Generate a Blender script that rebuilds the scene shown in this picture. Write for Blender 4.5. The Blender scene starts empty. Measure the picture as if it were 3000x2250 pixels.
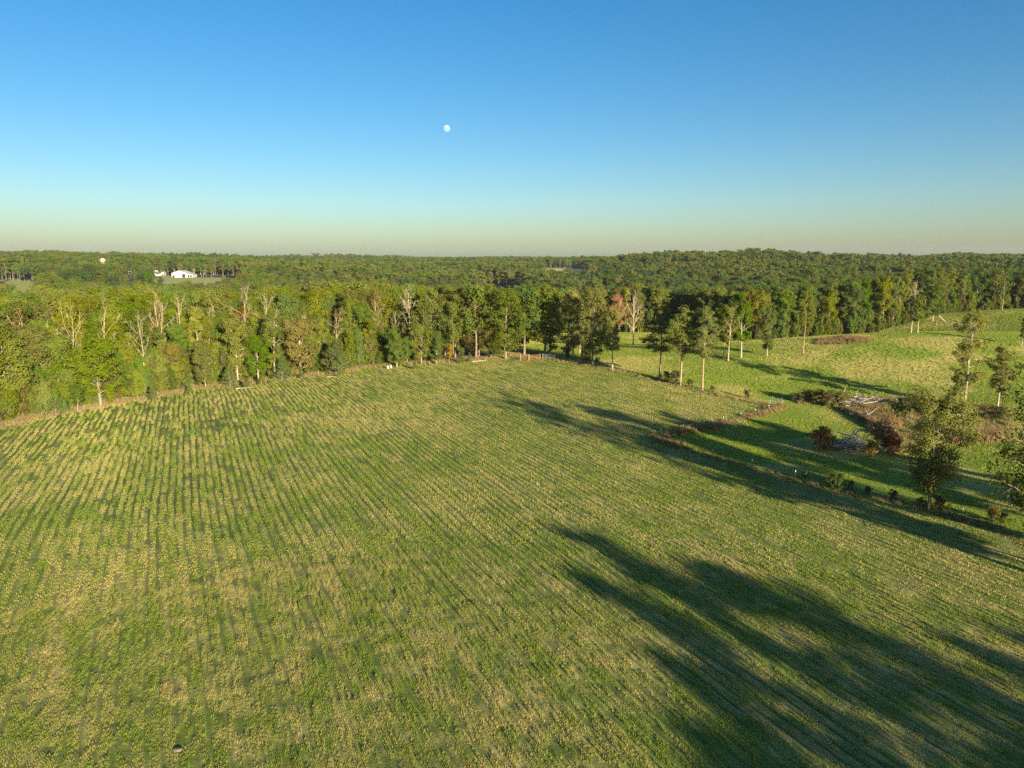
import bpy, math, random
import numpy as np
from mathutils import Vector

S = bpy.context.scene
COL = S.collection
# ------------------------------------------------------------------ camera
FPX, CX, CY = 2142.0, 1500.0, 1125.0        # focal length and centre in pixels of the 3000x2250 frame
CAMH = 32.0
PITCH = math.radians(9.75)
cam_d = bpy.data.cameras.new('camera')
cam_d.sensor_width = 36.0
cam_d.lens = 36.0 * FPX / 3000.0
cam_d.clip_start, cam_d.clip_end = 0.5, 60000.0
cam = bpy.data.objects.new('camera', cam_d)
cam.location = (0, 0, CAMH)
cam.rotation_euler = (math.pi / 2 - PITCH, 0, 0)
COL.objects.link(cam)
S.camera = cam
# ------------------------------------------------------------------ world and sun
SUN_AZ, SUN_EL = math.radians(150.0), math.radians(11.5)   # azimuth clockwise from +Y (view direction)
W = bpy.data.worlds.new('World')
S.world = W
W.use_nodes = True
wn, wl = W.node_tree.nodes, W.node_tree.links
bg = wn['Background']
sky = wn.new('ShaderNodeTexSky')
sky.sky_type = 'NISHITA'
sky.sun_disc = False
sky.sun_elevation = SUN_EL
sky.sun_rotation = SUN_AZ
sky.altitude = 250
sky.air_density = 1.0
sky.dust_density = 1.1
sky.ozone_density = 3.0
hs = wn.new('ShaderNodeHueSaturation')
hs.inputs['Saturation'].default_value = 1.3
wl.new(sky.outputs[0], hs.inputs['Color'])
wl.new(hs.outputs[0], bg.inputs['Color'])
bg.inputs['Strength'].default_value = 0.0535
sun_d = bpy.data.lights.new('sun', 'SUN')
sun_d.energy = 4.6
sun_d.angle = math.radians(0.55)
sun_d.color = (1.0, 0.86, 0.59)
sun = bpy.data.objects.new('sun', sun_d)
sdir = Vector((math.sin(SUN_AZ) * math.cos(SUN_EL), math.cos(SUN_AZ) * math.cos(SUN_EL), math.sin(SUN_EL)))
sun.rotation_euler = sdir.to_track_quat('Z', 'Y').to_euler()
sun.location = (40, -40, 60)
COL.objects.link(sun)
# ------------------------------------------------------------------ exposure and render settings
S.view_settings.view_transform = 'Standard'
S.view_settings.look = 'None'
S.view_settings.gamma = 1.0
S.view_settings.use_curve_mapping = False
S.view_settings.exposure = 1.65
S.cycles.max_bounces = 6
S.cycles.diffuse_bounces = 3
S.cycles.transmission_bounces = 3
S.cycles.transparent_max_bounces = 8
S.cycles.volume_bounces = 0
S.cycles.use_denoising = False
# ------------------------------------------------------------------ helpers
rnd = np.random.default_rng(11)
random.seed(5)


def _hash(ix, iy, seed):
    h = (ix.astype(np.int64) * 374761393 + iy.astype(np.int64) * 668265263 + seed * 1442695041) & 0xFFFFFFFF
    h = ((h ^ (h >> 13)) * 1274126177) & 0xFFFFFFFF
    return ((h ^ (h >> 16)) & 0xFFFF) / 65535.0


def vnoise(x, y, seed=0):
    x = np.asarray(x, float); y = np.asarray(y, float)
    xi, yi = np.floor(x), np.floor(y)
    fx, fy = x - xi, y - yi
    fx = fx * fx * (3 - 2 * fx); fy = fy * fy * (3 - 2 * fy)
    a = _hash(xi, yi, seed); b = _hash(xi + 1, yi, seed)
    c = _hash(xi, yi + 1, seed); d = _hash(xi + 1, yi + 1, seed)
    return (a * (1 - fx) + b * fx) * (1 - fy) + (c * (1 - fx) + d * fx) * fy


def fbm(x, y, seed=0, octv=4):
    t, amp, tot = 0.0, 1.0, 0.0
    for k in range(octv):
        t = t + amp * vnoise(x * 2 ** k, y * 2 ** k, seed + 7 * k)
        tot += amp; amp *= 0.5
    return t / tot                     # 0..1


def sstep(a, b, x):
    t = np.clip((np.asarray(x, float) - a) / (b - a), 0, 1)
    return t * t * (3 - 2 * t)


def gauss(x, y, cx, cy, sx, sy, rot=0.0):
    c, s = math.cos(rot), math.sin(rot)
    dx, dy = x - cx, y - cy
    a = (dx * c + dy * s) / sx; b = (-dx * s + dy * c) / sy
    return np.exp(-0.5 * (a * a + b * b))


def hz(x, y):
    """ground height"""
    x = np.asarray(x, float); y = np.asarray(y, float)
    r = np.hypot(x, y)
    z = 0.35 * (fbm(x / 45, y / 45, 3, 3) - 0.5)
    # near ground: swale right of the fence, the pasture knoll and the grass hill behind it
    z = z - 2.2 * gauss(x, y, 72, 150, 26, 40)
    z = z + 8.3 * gauss(x, y, 145, 234, 64, 30, -0.10)
    z = z - 3.5 * gauss(x, y, 130, 302, 60, 24)
    z = z + 10.5 * gauss(x, y, 236, 324, 46, 44)
    # the valley in the middle and the rising country behind
    az = np.arctan2(x, y)
    rise = 13.5 * sstep(520, 1500, r) + 2.0 * sstep(1500, 3600, r)
    z = z + rise
    z = z - 25.0 * gauss(x, y, -60, 600, 150, 130)
    z = z - 8.0 * gauss(x, y, -30, 1050, 260, 240)
    z = z + 7.0 * gauss(x, y, -330, 700, 150, 190)
    z = z + 11.0 * gauss(x, y, -640, 1150, 230, 240)
    z = z - 5.0 * gauss(x, y, -330, 1500, 200, 300)
    z = z + 13.0 * gauss(x, y, 300, 1050, 120, 170)
    z = z + 6.0 * gauss(x, y, 560, 1000, 220, 260)
    amp = sstep(420, 1300, r)
    z = z + amp * 24.0 * (fbm(x / 480 + 3.1, y / 480 + 1.7, 21, 3) - 0.5)
    z = z + sstep(2000, 4500, r) * 26.0 * (fbm(x / 1500 + 9, y / 1500, 33, 3) - 0.5)
    # far ground ends level with the view so the last woods form the horizon
    far = sstep(2600, 5200, r)
    z = z - far * np.maximum(z - 14, 0) * 0.6
    return z


SP, CP = math.sin(PITCH), math.cos(PITCH)


def pray(u, v):
    a, b = (u - CX) / FPX, -(v - CY) / FPX
    return np.array([a, CP + b * SP, -SP + b * CP])


def gp(u, v, tmax=3000.0):
    """point of the ground seen at a pixel of the photograph"""
    d = pray(u, v)
    t = np.concatenate([np.arange(20, 500, 0.5), np.arange(500, tmax, 4.0)])
    px, py, pz = d[0] * t, d[1] * t, CAMH + d[2] * t
    below = pz <= hz(px, py)
    k = int(np.argmax(below)) if below.any() else len(t) - 1
    lo, hi = t[max(k - 1, 0)], t[k]
    for _ in range(12):
        m = 0.5 * (lo + hi)
        if CAMH + d[2] * m <= float(hz(d[0] * m, d[1] * m)): hi = m
        else: lo = m
    return np.array([d[0] * hi, d[1] * hi, float(hz(d[0] * hi, d[1] * hi))])


def proj(p):
    x, y, z = p[0], p[1], p[2] - CAMH
    f = y * CP - z * SP
    up = y * SP + z * CP
    return CX + FPX * x / f, CY - FPX * up / f


def at_depth(u, y):
    """ground point in the column u at distance y"""
    x = (u - CX) / FPX * (y * CP + CAMH * SP)
    return np.array([x, y, float(hz(x, y))])


def height_to(p, v):
    """height above p whose tip shows at image row v"""
    b = -(v - CY) / FPX
    # up/f = b  with up = y*SP+dz*CP, f = y*CP-dz*SP
    dz = p[1] * (b * CP - SP) / (CP + b * SP)
    return CAMH + dz - p[2]


def inpoly(x, y, poly):
    x = np.asarray(x, float); y = np.asarray(y, float)
    r = np.zeros(x.shape, bool)
    n = len(poly)
    for i in range(n):
        x0, y0 = poly[i][:2]; x1, y1 = poly[(i + 1) % n][:2]
        if y0 == y1: continue
        c = ((y0 > y) != (y1 > y)) & (x < (x1 - x0) * (y - y0) / (y1 - y0) + x0)
        r ^= c
    return r


def seg_dist(x, y, pts):
    """distance to a polyline"""
    best = np.full(np.shape(x), 1e9)
    for (a, b) in zip(pts[:-1], pts[1:]):
        ax, ay, bx, by = a[0], a[1], b[0], b[1]
        L = (bx - ax) ** 2 + (by - ay) ** 2 + 1e-9
        t = np.clip(((x - ax) * (bx - ax) + (y - ay) * (by - ay)) / L, 0, 1)
        best = np.minimum(best, np.hypot(x - ax - t * (bx - ax), y - ay - t * (by - ay)))
    return best


def mesh_np(name, V, F, mats=(), fmat=None, smooth=False, attrs=None):
    """mesh from numpy arrays; F is (n,3) or (n,4) or a list of such arrays"""
    Fs = F if isinstance(F, list) else [F]
    Fs = [np.asarray(f, np.int32) for f in Fs if len(f)]
    me = bpy.data.meshes.new(name)
    V = np.asarray(V, np.float32)
    me.vertices.add(len(V))
    me.vertices.foreach_set('co', V.ravel())
    loops = np.concatenate([f.ravel() for f in Fs]) if Fs else np.zeros(0, np.int32)
    cnt = np.concatenate([np.full(len(f), f.shape[1], np.int32) for f in Fs]) if Fs else np.zeros(0, np.int32)
    me.loops.add(len(loops))
    me.loops.foreach_set('vertex_index', loops)
    me.polygons.add(len(cnt))
    st = np.concatenate([[0], np.cumsum(cnt)[:-1]]).astype(np.int32) if len(cnt) else cnt
    me.polygons.foreach_set('loop_start', st)
    me.polygons.foreach_set('loop_total', cnt)
    if fmat is not None:
        me.polygons.foreach_set('material_index', np.asarray(fmat, np.int32))
    me.polygons.foreach_set('use_smooth', np.full(len(cnt), bool(smooth)))
    for m in mats:
        me.materials.append(m)
    for k, (dom, val) in (attrs or {}).items():
        a = me.attributes.new(k, 'FLOAT', dom)
        a.data.foreach_set('value', np.asarray(val, np.float32))
    me.update(calc_edges=True)
    return me


def obj(name, me, parent=None, label=None, cat=None, group=None, kind=None, loc=None):
    o = bpy.data.objects.new(name, me)
    COL.objects.link(o)
    if parent is not None: o.parent = parent
    if loc is not None: o.location = loc
    tag(o, label, cat, group, kind)
    return o


def tag(o, label=None, cat=None, group=None, kind=None):
    if label: o['label'] = label
    if cat: o['category'] = cat
    if group: o['group'] = group
    if kind: o['kind'] = kind
    return o


def box(cx, cy, cz, sx, sy, sz, rot=0.0):
    """8 verts / 6 quads; centre and full sizes"""
    c, s = math.cos(rot), math.sin(rot)
    V = []
    for dz in (-.5, .5):
        for dx, dy in ((-.5, -.5), (.5, -.5), (.5, .5), (-.5, .5)):
            X, Y = dx * sx, dy * sy
            V.append((cx + X * c - Y * s, cy + X * s + Y * c, cz + dz * sz))
    F = [(3, 2, 1, 0), (4, 5, 6, 7), (0, 1, 5, 4), (1, 2, 6, 5), (2, 3, 7, 6), (3, 0, 4, 7)]
    return np.array(V), np.array(F)


def join(parts):
    V, F, n = [], [], 0
    for v, f in parts:
        V.append(np.asarray(v, float)); F.append(np.asarray(f) + n); n += len(v)
    return np.concatenate(V), np.concatenate(F)


def tube(pts, rad, k=6, cap=True):
    """tapered tube along a polyline (quads; the ends are closed by tiny rings)"""
    pts = np.asarray(pts, float); rad = np.asarray(rad, float)
    n = len(pts)
    T = np.gradient(pts, axis=0)
    T /= np.linalg.norm(T, axis=1)[:, None] + 1e-9
    ref = np.array([0.31, 0.95, 0.05]) if abs(T[0][2]) > 0.7 else np.array([0.05, 0.08, 1.0])
    A = np.cross(T, ref); A /= np.linalg.norm(A, axis=1)[:, None] + 1e-9
    B = np.cross(T, A)
    if cap:
        pts = np.concatenate([pts, pts[-1:] + T[-1:] * rad[-1]]); rad = np.concatenate([rad, rad[-1:] * 0.15])
        A = np.concatenate([A, A[-1:]]); B = np.concatenate([B, B[-1:]]); n += 1
    ang = np.arange(k) / k * 2 * math.pi
    V = pts[:, None, :] + rad[:, None, None] * (A[:, None, :] * np.cos(ang)[None, :, None] + B[:, None, :] * np.sin(ang)[None, :, None])
    i = np.arange(n - 1)[:, None] * k
    j = np.arange(k)[None, :]
    F = np.stack([i + j, i + (j + 1) % k, i + k + (j + 1) % k, i + k + j], -1).reshape(-1, 4)
    return V.reshape(-1, 3), F
# ------------------------------------------------------------------ node helpers
def new_mat(name):
    m = bpy.data.materials.new(name); m.use_nodes = True
    nt = m.node_tree
    for n in list(nt.nodes): nt.nodes.remove(n)
    out = nt.nodes.new('ShaderNodeOutputMaterial')
    return m, nt, out


def N(nt, typ, **kw):
    n = nt.nodes.new(typ)
    for k, v in kw.items():
        if k in n.inputs and not hasattr(n, k): n.inputs[k].default_value = v
        else: setattr(n, k, v)
    return n


def math_n(nt, op, a, b=None, clamp=False):
    n = nt.nodes.new('ShaderNodeMath'); n.operation = op; n.use_clamp = clamp
    for i, s in enumerate((a, b)):
        if s is None: continue
        if isinstance(s, (int, float)): n.inputs[i].default_value = s
        else: nt.links.new(s, n.inputs[i])
    return n.outputs[0]


def mix_n(nt, fac, a, b, mode='MIX'):
    n = nt.nodes.new('ShaderNodeMix'); n.data_type = 'RGBA'; n.blend_type = mode
    for s, i in ((fac, 0), (a, 6), (b, 7)):
        if isinstance(s, (int, float)): n.inputs[i].default_value = s
        elif isinstance(s, tuple): n.inputs[i].default_value = (*s, 1.0)
        else: nt.links.new(s, n.inputs[i])
    return n.outputs[2]


def noise_n(nt, scale, detail=3, rough=0.55, vec=None):
    n = nt.nodes.new('ShaderNodeTexNoise')
    n.inputs['Scale'].default_value = scale; n.inputs['Detail'].default_value = detail
    n.inputs['Roughness'].default_value = rough
    if vec is not None: nt.links.new(vec, n.inputs['Vector'])
    return n.outputs['Fac']


def ramp_n(nt, fac, stops):
    n = nt.nodes.new('ShaderNodeValToRGB')
    e = n.color_ramp.elements
    while len(e) < len(stops): e.new(0.5)
    for i, (p, c) in enumerate(stops):
        e[i].position = p; e[i].color = (*c, 1)
    nt.links.new(fac, n.inputs[0])
    return n.outputs[0]


def maprange(nt, val, a, b, c=0.0, d=1.0):
    n = nt.nodes.new('ShaderNodeMapRange')
    nt.links.new(val, n.inputs[0])
    for i, q in enumerate((a, b, c, d)): n.inputs[i + 1].default_value = q
    return n.outputs[0]


def plain_mat(name, col, rough=0.8, var=0.25, scale=6.0, bump=0.0, metal=0.0, objcol=False):
    m, nt, out = new_mat(name)
    p = N(nt, 'ShaderNodeBsdfPrincipled')
    tc = N(nt, 'ShaderNodeTexCoord')
    f = noise_n(nt, scale, 5, 0.6, tc.outputs['Object'])
    base = ramp_n(nt, f, [(0.3, tuple(c * (1 - var) for c in col)), (0.7, tuple(min(1, c * (1 + var)) for c in col))])
    nt.links.new(base, p.inputs['Base Color'])
    p.inputs['Roughness'].default_value = rough
    p.inputs['Metallic'].default_value = metal
    if bump:
        b = N(nt, 'ShaderNodeBump'); b.inputs['Strength'].default_value = bump; b.inputs['Distance'].default_value = 0.05
        nt.links.new(f, b.inputs['Height']); nt.links.new(b.outputs[0], p.inputs['Normal'])
    nt.links.new(p.outputs[0], out.inputs[0])
    return m


# ------------------------------------------------------------------ plan of the land
PX = lambda pts: [tuple(gp(u, v)[:2]) for u, v in pts]
LEFT_EDGE = PX([(0, 1250), (100, 1227), (200, 1207), (320, 1185), (440, 1163), (560, 1141), (700, 1122), (830, 1108), (1000, 1086),
                (1100, 1072), (1200, 1066), (1300, 1058), (1400, 1052), (1490, 1047), (1545, 1044)])
e0, e1 = np.array(LEFT_EDGE[0]), np.array(LEFT_EDGE[3])
ed = (e0 - e1) / np.linalg.norm(e0 - e1)
LEFT_EDGE = [tuple(e0 + ed * 220), tuple(e0 + ed * 100), tuple(e0 + ed * 40)] + LEFT_EDGE
FENCE_A = PX([(1545, 1044), (1640, 1058), (1735, 1072), (1793, 1084), (1860, 1098), (1930, 1114), (1995, 1132), (2058, 1148), (2140, 1166), (2220, 1182), (2290, 1192)])
FENCE_B = PX([(2290, 1192), (2200, 1222), (2100, 1246), (2000, 1266), (1918, 1284)])
FENCE_C = PX([(1918, 1284), (2000, 1316), (2100, 1346), (2260, 1388), (2400, 1424), (2560, 1456), (2720, 1497), (2860, 1532), (3000, 1580)])
FENCE_C += [(64.5, 60.0), (66.0, 20.0), (67.0, -60.0), (67.0, -160.0)]
FIELD = LEFT_EDGE + FENCE_A[1:] + FENCE_B[1:] + FENCE_C[1:] + [(-60, -260), (-260, -200)]
RIGHT_WOOD = [(-60, 352), (-20, 345), (20, 352), (52, 356), (80, 348), (92, 312), (104, 303), (122, 312), (152, 318), (186, 336), (206, 356), (226, 372),
              (252, 372), (330, 366), (420, 350), (520, 420), (520, 560), (-60, 560)]
LEFT_WOOD = LEFT_EDGE[:-4] + [(-14, 262), (-22, 285), (-45, 322), (-120, 338), (-240, 335), (-330, 250), (-330, 20)]
PASTURE = FENCE_A + FENCE_B[1:] + FENCE_C[1:] + [(400, -160), (480, 340)] + [p for p in reversed(RIGHT_WOOD[:14])] + [(-70, 350), (-46, 326), (-20, 290), (-10, 258)]
# meadows and clearings in the farther country, in metres
def uy(*pts): return [tuple(at_depth(u, y)[:2]) for u, y in pts]


CLEARINGS = [
    ('meadow', uy((-200, 345), (130, 345), (120, 560), (150, 700), (60, 760), (-200, 720))),
    ('meadow', uy((470, 740), (580, 740), (640, 800), (730, 830), (735, 868), (560, 880), (540, 905), (445, 905), (440, 800))),
    ('meadow', uy((290, 1250), (420, 1230), (440, 1330), (270, 1330))),
    ('meadow', uy((1395, 800), (1535, 800), (1525, 868), (1410, 868))),
    ('straw', uy((1590, 1150), (1760, 1080), (1830, 1150), (1725, 1490), (1560, 1490))),
]
# ------------------------------------------------------------------ mowing rows on the hay field
ROW_AZ = math.radians(-26.0)


def row_coord(x, y):
    c, s = math.cos(ROW_AZ), math.sin(ROW_AZ)
    q = x * c - y * s                       # across the rows
    l = x * s + y * c                       # along them
    w = 4.0 * np.sin(l / 95.0 + 0.6) + 1.0 * np.sin(l / 37.0 + q / 60.0) + 0.8 * (fbm(x / 34, y / 34, 61, 2) - 0.5)
    return q + w, l


TRACKS = [PX([(1512, 1185), (1440, 1235), (1350, 1310), (1270, 1385)]), PX([(1650, 1262), (1560, 1320), (1480, 1400)]),
          PX([(1700, 1260), (1640, 1330), (1600, 1420)]), PX([(1800, 1190), (1880, 1210), (1990, 1235)]),
          PX([(250, 1330), (420, 1240), (620, 1190), (900, 1140)])]


ROW_W = 0.98


def furrow(q):
    """0 in the furrow between two rows, 1 on the row"""
    f = np.abs(q / ROW_W - np.round(q / ROW_W)) * ROW_W
    return 1 - np.exp(-(f / 0.15) ** 2)


def gap_shade(x, y):
    """1 where the sward is thin and specks of shade are painted dark"""
    return sstep(0.56, 0.72, fbm(x / 0.9 + 7, y / 0.9, 107, 2)) * (0.4 + 0.6 * sstep(0.4, 0.6, fbm(x / 20, y / 20, 109, 2)))


def field_attrs(x, y):
    """row strength, dryness 0..1 and relief height"""
    q, l = row_coord(x, y)
    strength = 0.50 + 0.50 * sstep(0.36, 0.60, fbm(x / 24 + 4, y / 24, 71, 3))
    lane = _hash(np.round(q / ROW_W), np.zeros_like(q), 5)
    strength = strength * (0.62 + 0.5 * lane)
    gap = 0.75 + 0.25 * sstep(0.30, 0.55, fbm(q / 1.2, l / 9.0, 77, 2))
    dry = fbm(x / 11.0, y / 11.0, 81, 4)
    dry2 = fbm(x / 1.6, y / 1.6, 91, 3)
    streak = fbm(q / 0.9, l / 7.0, 95, 3)
    d = 0.40 + 0.75 * (dry - 0.5) + 1.0 * (dry2 - 0.5) + 0.7 * (streak - 0.5)
    tr = np.zeros_like(x)
    for t in TRACKS:
        dd = seg_dist(x, y, t)
        tr = np.maximum(tr, np.exp(-((dd - 0.95) / 0.25) ** 2))
    d = d - 0.4 * tr
    st = np.clip(strength * gap, 0, 1)
    relief = 0.06 * (fbm(x / 0.9, y / 0.9, 99, 2) - 0.5) - 0.06 * tr + 0.10 * (fbm(x / 3.0, y / 3.0, 101, 2) - 0.5)
    return st, np.clip(d, 0, 1), relief, q, tr


# ------------------------------------------------------------------ the ground: one polar sheet split by land use
az_f = np.radians(np.arange(-46, 46.01, 0.14))
az_c = np.radians(np.concatenate([np.arange(50, 310, 4.0)]))
az_all = np.concatenate([az_f, az_c])
rr = [0.5, 4, 8, 12, 16, 20, 24, 28, 31, 34]
r_ = 36.0
while r_ < 290: rr.append(r_); r_ *= 1.0046
while r_ < 14000: rr.append(r_); r_ *= 1.03
rr = np.array(rr)
AZ, RR = np.meshgrid(az_all, rr)
gx, gy = (RR * np.sin(AZ)).ravel(), (RR * np.cos(AZ)).ravel()
gz = hz(gx, gy)
na, nr = len(az_all), len(rr)
in_field = inpoly(gx, gy, FIELD)
near = in_field & (np.hypot(gx, gy) < 290)
a_row = np.zeros(len(gx)); a_dry = np.zeros(len(gx)); rel = np.zeros(len(gx))
a_q = np.zeros(len(gx)); a_bare = np.zeros(len(gx))
a_bare[near] = gap_shade(gx[near], gy[near])
pr_, dr_, re_, q_, tr_ = field_attrs(gx[near], gy[near])
far_f = sstep(70, 120, np.hypot(gx[near], gy[near]))
a_row[near], a_dry[near], a_q[near] = pr_, dr_, q_
rel[near] = re_ - 0.085 * pr_ * (1 - furrow(q_)) * (1 - far_f)
past_v = inpoly(gx, gy, PASTURE)
nn = past_v & (np.hypot(gx, gy) < 420)
a_dry[nn] = np.clip(0.75 * sstep(0.42, 0.72, fbm(gx[nn] / 14, gy[nn] / 14, 131, 4)) + 0.5 * (fbm(gx[nn] / 2.5, gy[nn] / 2.5, 133, 3) - 0.42), 0, 1)
qq = np.hypot(gx[nn] - 60, gy[nn] - 120)
a_row[nn] = 0.5 + 0.5 * np.cos(2 * math.pi * (gx[nn] * 0.8 + gy[nn] * 0.6 + 4 * np.sin(gx[nn] / 22)) / 2.4)
rel[nn] = 0.05 * (fbm(gx[nn] / 1.2, gy[nn] / 1.2, 99, 2) - 0.5) + 0.025 * a_row[nn] + 0.12 * (fbm(gx[nn] / 6.0, gy[nn] / 6.0, 103, 2) - 0.5)
gzr = gz + rel
i0 = (np.arange(nr - 1)[:, None] * na + np.arange(na)[None, :])
i1 = (np.arange(nr - 1)[:, None] * na + (np.arange(na)[None, :] + 1) % na)
FQ = np.stack([i0, i1, i1 + na, i0 + na], -1).reshape(-1, 4)[:, ::-1]
fcx, fcy = gx[FQ].mean(1), gy[FQ].mean(1)
reg = np.zeros(len(FQ), int)
reg[inpoly(fcx, fcy, PASTURE)] = 2
reg[inpoly(fcx, fcy, FIELD)] = 1
for kind_, poly in CLEARINGS:
    reg[inpoly(fcx, fcy, poly)] = 3 if kind_ == 'meadow' else 4
near_hole = np.hypot(fcx, fcy) < 0.5


def grass_ground_mat(name, green, green2, straw, dark, row_amt, far_meadow=False):
    m, nt, out = new_mat(name)
    geo = N(nt, 'ShaderNodeNewGeometry')
    pos = geo.outputs['Position']
    dif = N(nt, 'ShaderNodeBsdfPrincipled'); dif.inputs['Roughness'].default_value = 0.9
    dif.inputs['Specular IOR Level'].default_value = 0.1
    n1 = noise_n(nt, 1.7, 4, 0.65, pos)
    n2 = noise_n(nt, 0.11, 4, 0.6, pos)
    n3 = noise_n(nt, 6.0, 3, 0.7, pos)
    g = mix_n(nt, maprange(nt, n2, 0.35, 0.65), green, green2)
    if far_meadow:
        base = mix_n(nt, maprange(nt, n1, 0.3, 0.7, 0.15, 0.6), g, straw)
    else:
        ad = N(nt, 'ShaderNodeAttribute', attribute_name='dry').outputs['Fac']
        ar = N(nt, 'ShaderNodeAttribute', attribute_name='row').outputs['Fac']
        f = math_n(nt, 'ADD', ad, math_n(nt, 'MULTIPLY', math_n(nt, 'SUBTRACT', n1, 0.5), 0.9))
        f = math_n(nt, 'ADD', f, math_n(nt, 'MULTIPLY', math_n(nt, 'SUBTRACT', n3, 0.5), 0.7), True)
        base = mix_n(nt, maprange(nt, f, 0.15, 0.85), g, straw)
        if row_amt > 0:
            # furrows: gaps between the rows and their shade painted dark, broken by noise
            aq = N(nt, 'ShaderNodeAttribute', attribute_name='q').outputs['Fac']
            fr = math_n(nt, 'DIVIDE', aq, ROW_W)
            fr = math_n(nt, 'ABSOLUTE', math_n(nt, 'SUBTRACT', math_n(nt, 'FRACT', math_n(nt, 'ADD', fr, 0.5)), 0.5))
            fr = math_n(nt, 'ADD', fr, math_n(nt, 'MULTIPLY', math_n(nt, 'SUBTRACT', n1, 0.5), 0.22))
            dk = math_n(nt, 'MULTIPLY', maprange(nt, fr, 0.05, 0.24, 1, 0), ar)
            base = mix_n(nt, math_n(nt, 'MULTIPLY', dk, row_amt, True), base, dark)
            bare = N(nt, 'ShaderNodeAttribute', attribute_name='bare').outputs['Fac']
            base = mix_n(nt, math_n(nt, 'MULTIPLY', bare, 0.55), base, (0.085, 0.105, 0.035))  # dark tint in the sward gaps paints specks of shade
    b = N(nt, 'ShaderNodeBump'); b.inputs['Strength'].default_value = 0.6; b.inputs['Distance'].default_value = 0.12
    nt.links.new(n3, b.inputs['Height'])
    nt.links.new(b.outputs[0], dif.inputs['Normal'])
    nt.links.new(base, dif.inputs['Base Color'])
    nt.links.new(dif.outputs[0], out.inputs[0])
    return m


GREEN, GREEN2, STRAW, DARK = (0.145, 0.195, 0.032), (0.180, 0.225, 0.038), (0.38, 0.32, 0.115), (0.075, 0.115, 0.028)
M_FIELD = grass_ground_mat('hay field turf', GREEN, GREEN2, STRAW, DARK, 1.0)
M_PAST = grass_ground_mat('pasture turf', (0.165, 0.240, 0.030), (0.220, 0.280, 0.040), (0.42, 0.37, 0.11), DARK, 0)
M_MEADOW = grass_ground_mat('meadow turf', (0.22, 0.28, 0.07), (0.29, 0.32, 0.10), (0.44, 0.39, 0.17), DARK, 0, True)
M_FLOOR = plain_mat('leaf litter', (0.075, 0.055, 0.030), 0.95, 0.4, 1.3, 0.5)


def ground_piece(name, sel, mat, label):
    f = FQ[sel]
    used, inv = np.unique(f, return_inverse=True)
    V = np.stack([gx, gy, gzr], 1)[used]
    me = mesh_np(name, V, inv.reshape(f.shape), [mat], smooth=True,
                 attrs={'row': ('POINT', a_row[used]), 'dry': ('POINT', a_dry[used]), 'q': ('POINT', a_q[used]), 'bare': ('POINT', a_bare[used])})
    return obj(name, me, kind='structure', label=label)


ground_piece('hay_field', reg == 1, M_FIELD, 'mown hay field striped with curving rows of green and straw')
ground_piece('pasture', reg == 2, M_PAST, 'rolling green pasture right of the fence line')
ground_piece('meadow', reg == 3, M_MEADOW, 'pale meadow clearings among the far woods')
M_STRAWF = grass_ground_mat('straw meadow turf', (0.36, 0.33, 0.13), (0.44, 0.39, 0.16), (0.55, 0.47, 0.22), DARK, 0, True)
ground_piece('straw_meadow', reg == 4, M_STRAWF, 'small straw coloured meadow before the far dark wood')
ground_piece('ground', reg == 0, M_FLOOR, 'leaf covered woodland floor running to the horizon')
# ------------------------------------------------------------------ foliage and bark materials
def leaf_mat(name, trans=0.32, attr=False):
    """colour = object colour, shifted per object and per leaf"""
    m, nt, out = new_mat(name)
    oi = N(nt, 'ShaderNodeObjectInfo')
    v = N(nt, 'ShaderNodeAttribute', attribute_name='v').outputs['Fac']
    hsv = N(nt, 'ShaderNodeHueSaturation')
    src = N(nt, 'ShaderNodeAttribute', attribute_name='tint').outputs['Color'] if attr else oi.outputs['Color']
    nt.links.new(src, hsv.inputs['Color'])
    nt.links.new(maprange(nt, oi.outputs['Random'], 0, 1, 0.487, 0.513), hsv.inputs['Hue'])
    r2 = math_n(nt, 'FRACT', math_n(nt, 'MULTIPLY', oi.outputs['Random'], 7.31))
    nt.links.new(maprange(nt, r2, 0, 1, 0.85, 1.1), hsv.inputs['Saturation'])
    r3 = math_n(nt, 'FRACT', math_n(nt, 'MULTIPLY', oi.outputs['Random'], 13.77))
    val = math_n(nt, 'MULTIPLY', maprange(nt, r3, 0, 1, 0.80, 1.20), maprange(nt, v, 0, 1, 0.72, 1.28))
    nt.links.new(val, hsv.inputs['Value'])
    tint = mix_n(nt, maprange(nt, v, 0.88, 1.0, 0, 0.22), hsv.outputs[0], (0.26, 0.17, 0.03))
    d = N(nt, 'ShaderNodeBsdfDiffuse'); t = N(nt, 'ShaderNodeBsdfTranslucent')
    nt.links.new(tint, d.inputs['Color'])
    tc = mix_n(nt, 1.0, tint, (1.25, 1.2, 0.55), 'MULTIPLY')
    nt.links.new(tc, t.inputs['Color'])
    mx = N(nt, 'ShaderNodeMixShader'); mx.inputs[0].default_value = trans
    nt.links.new(d.outputs[0], mx.inputs[1]); nt.links.new(t.outputs[0], mx.inputs[2])
    nt.links.new(mx.outputs[0], out.inputs[0])
    return m


M_LEAF = leaf_mat('broad leaves')
M_LEAFW = leaf_mat('woodland leaves', 0.32, True)
M_NEEDLE = leaf_mat('needles', 0.2)
M_BARK = plain_mat('bark', (0.20, 0.16, 0.11), 0.9, 0.4, 3.0, 0.6)
M_PALE = plain_mat('weathered dead wood', (0.36, 0.285, 0.175), 0.85, 0.25, 2.5, 0.4)
M_PALEBARK = plain_mat('pale bark', (0.30, 0.245, 0.175), 0.9, 0.35, 2.5, 0.4)
M_PINEBARK = plain_mat('pine bark', (0.30, 0.20, 0.13), 0.9, 0.35, 3.0, 0.5)


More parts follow.
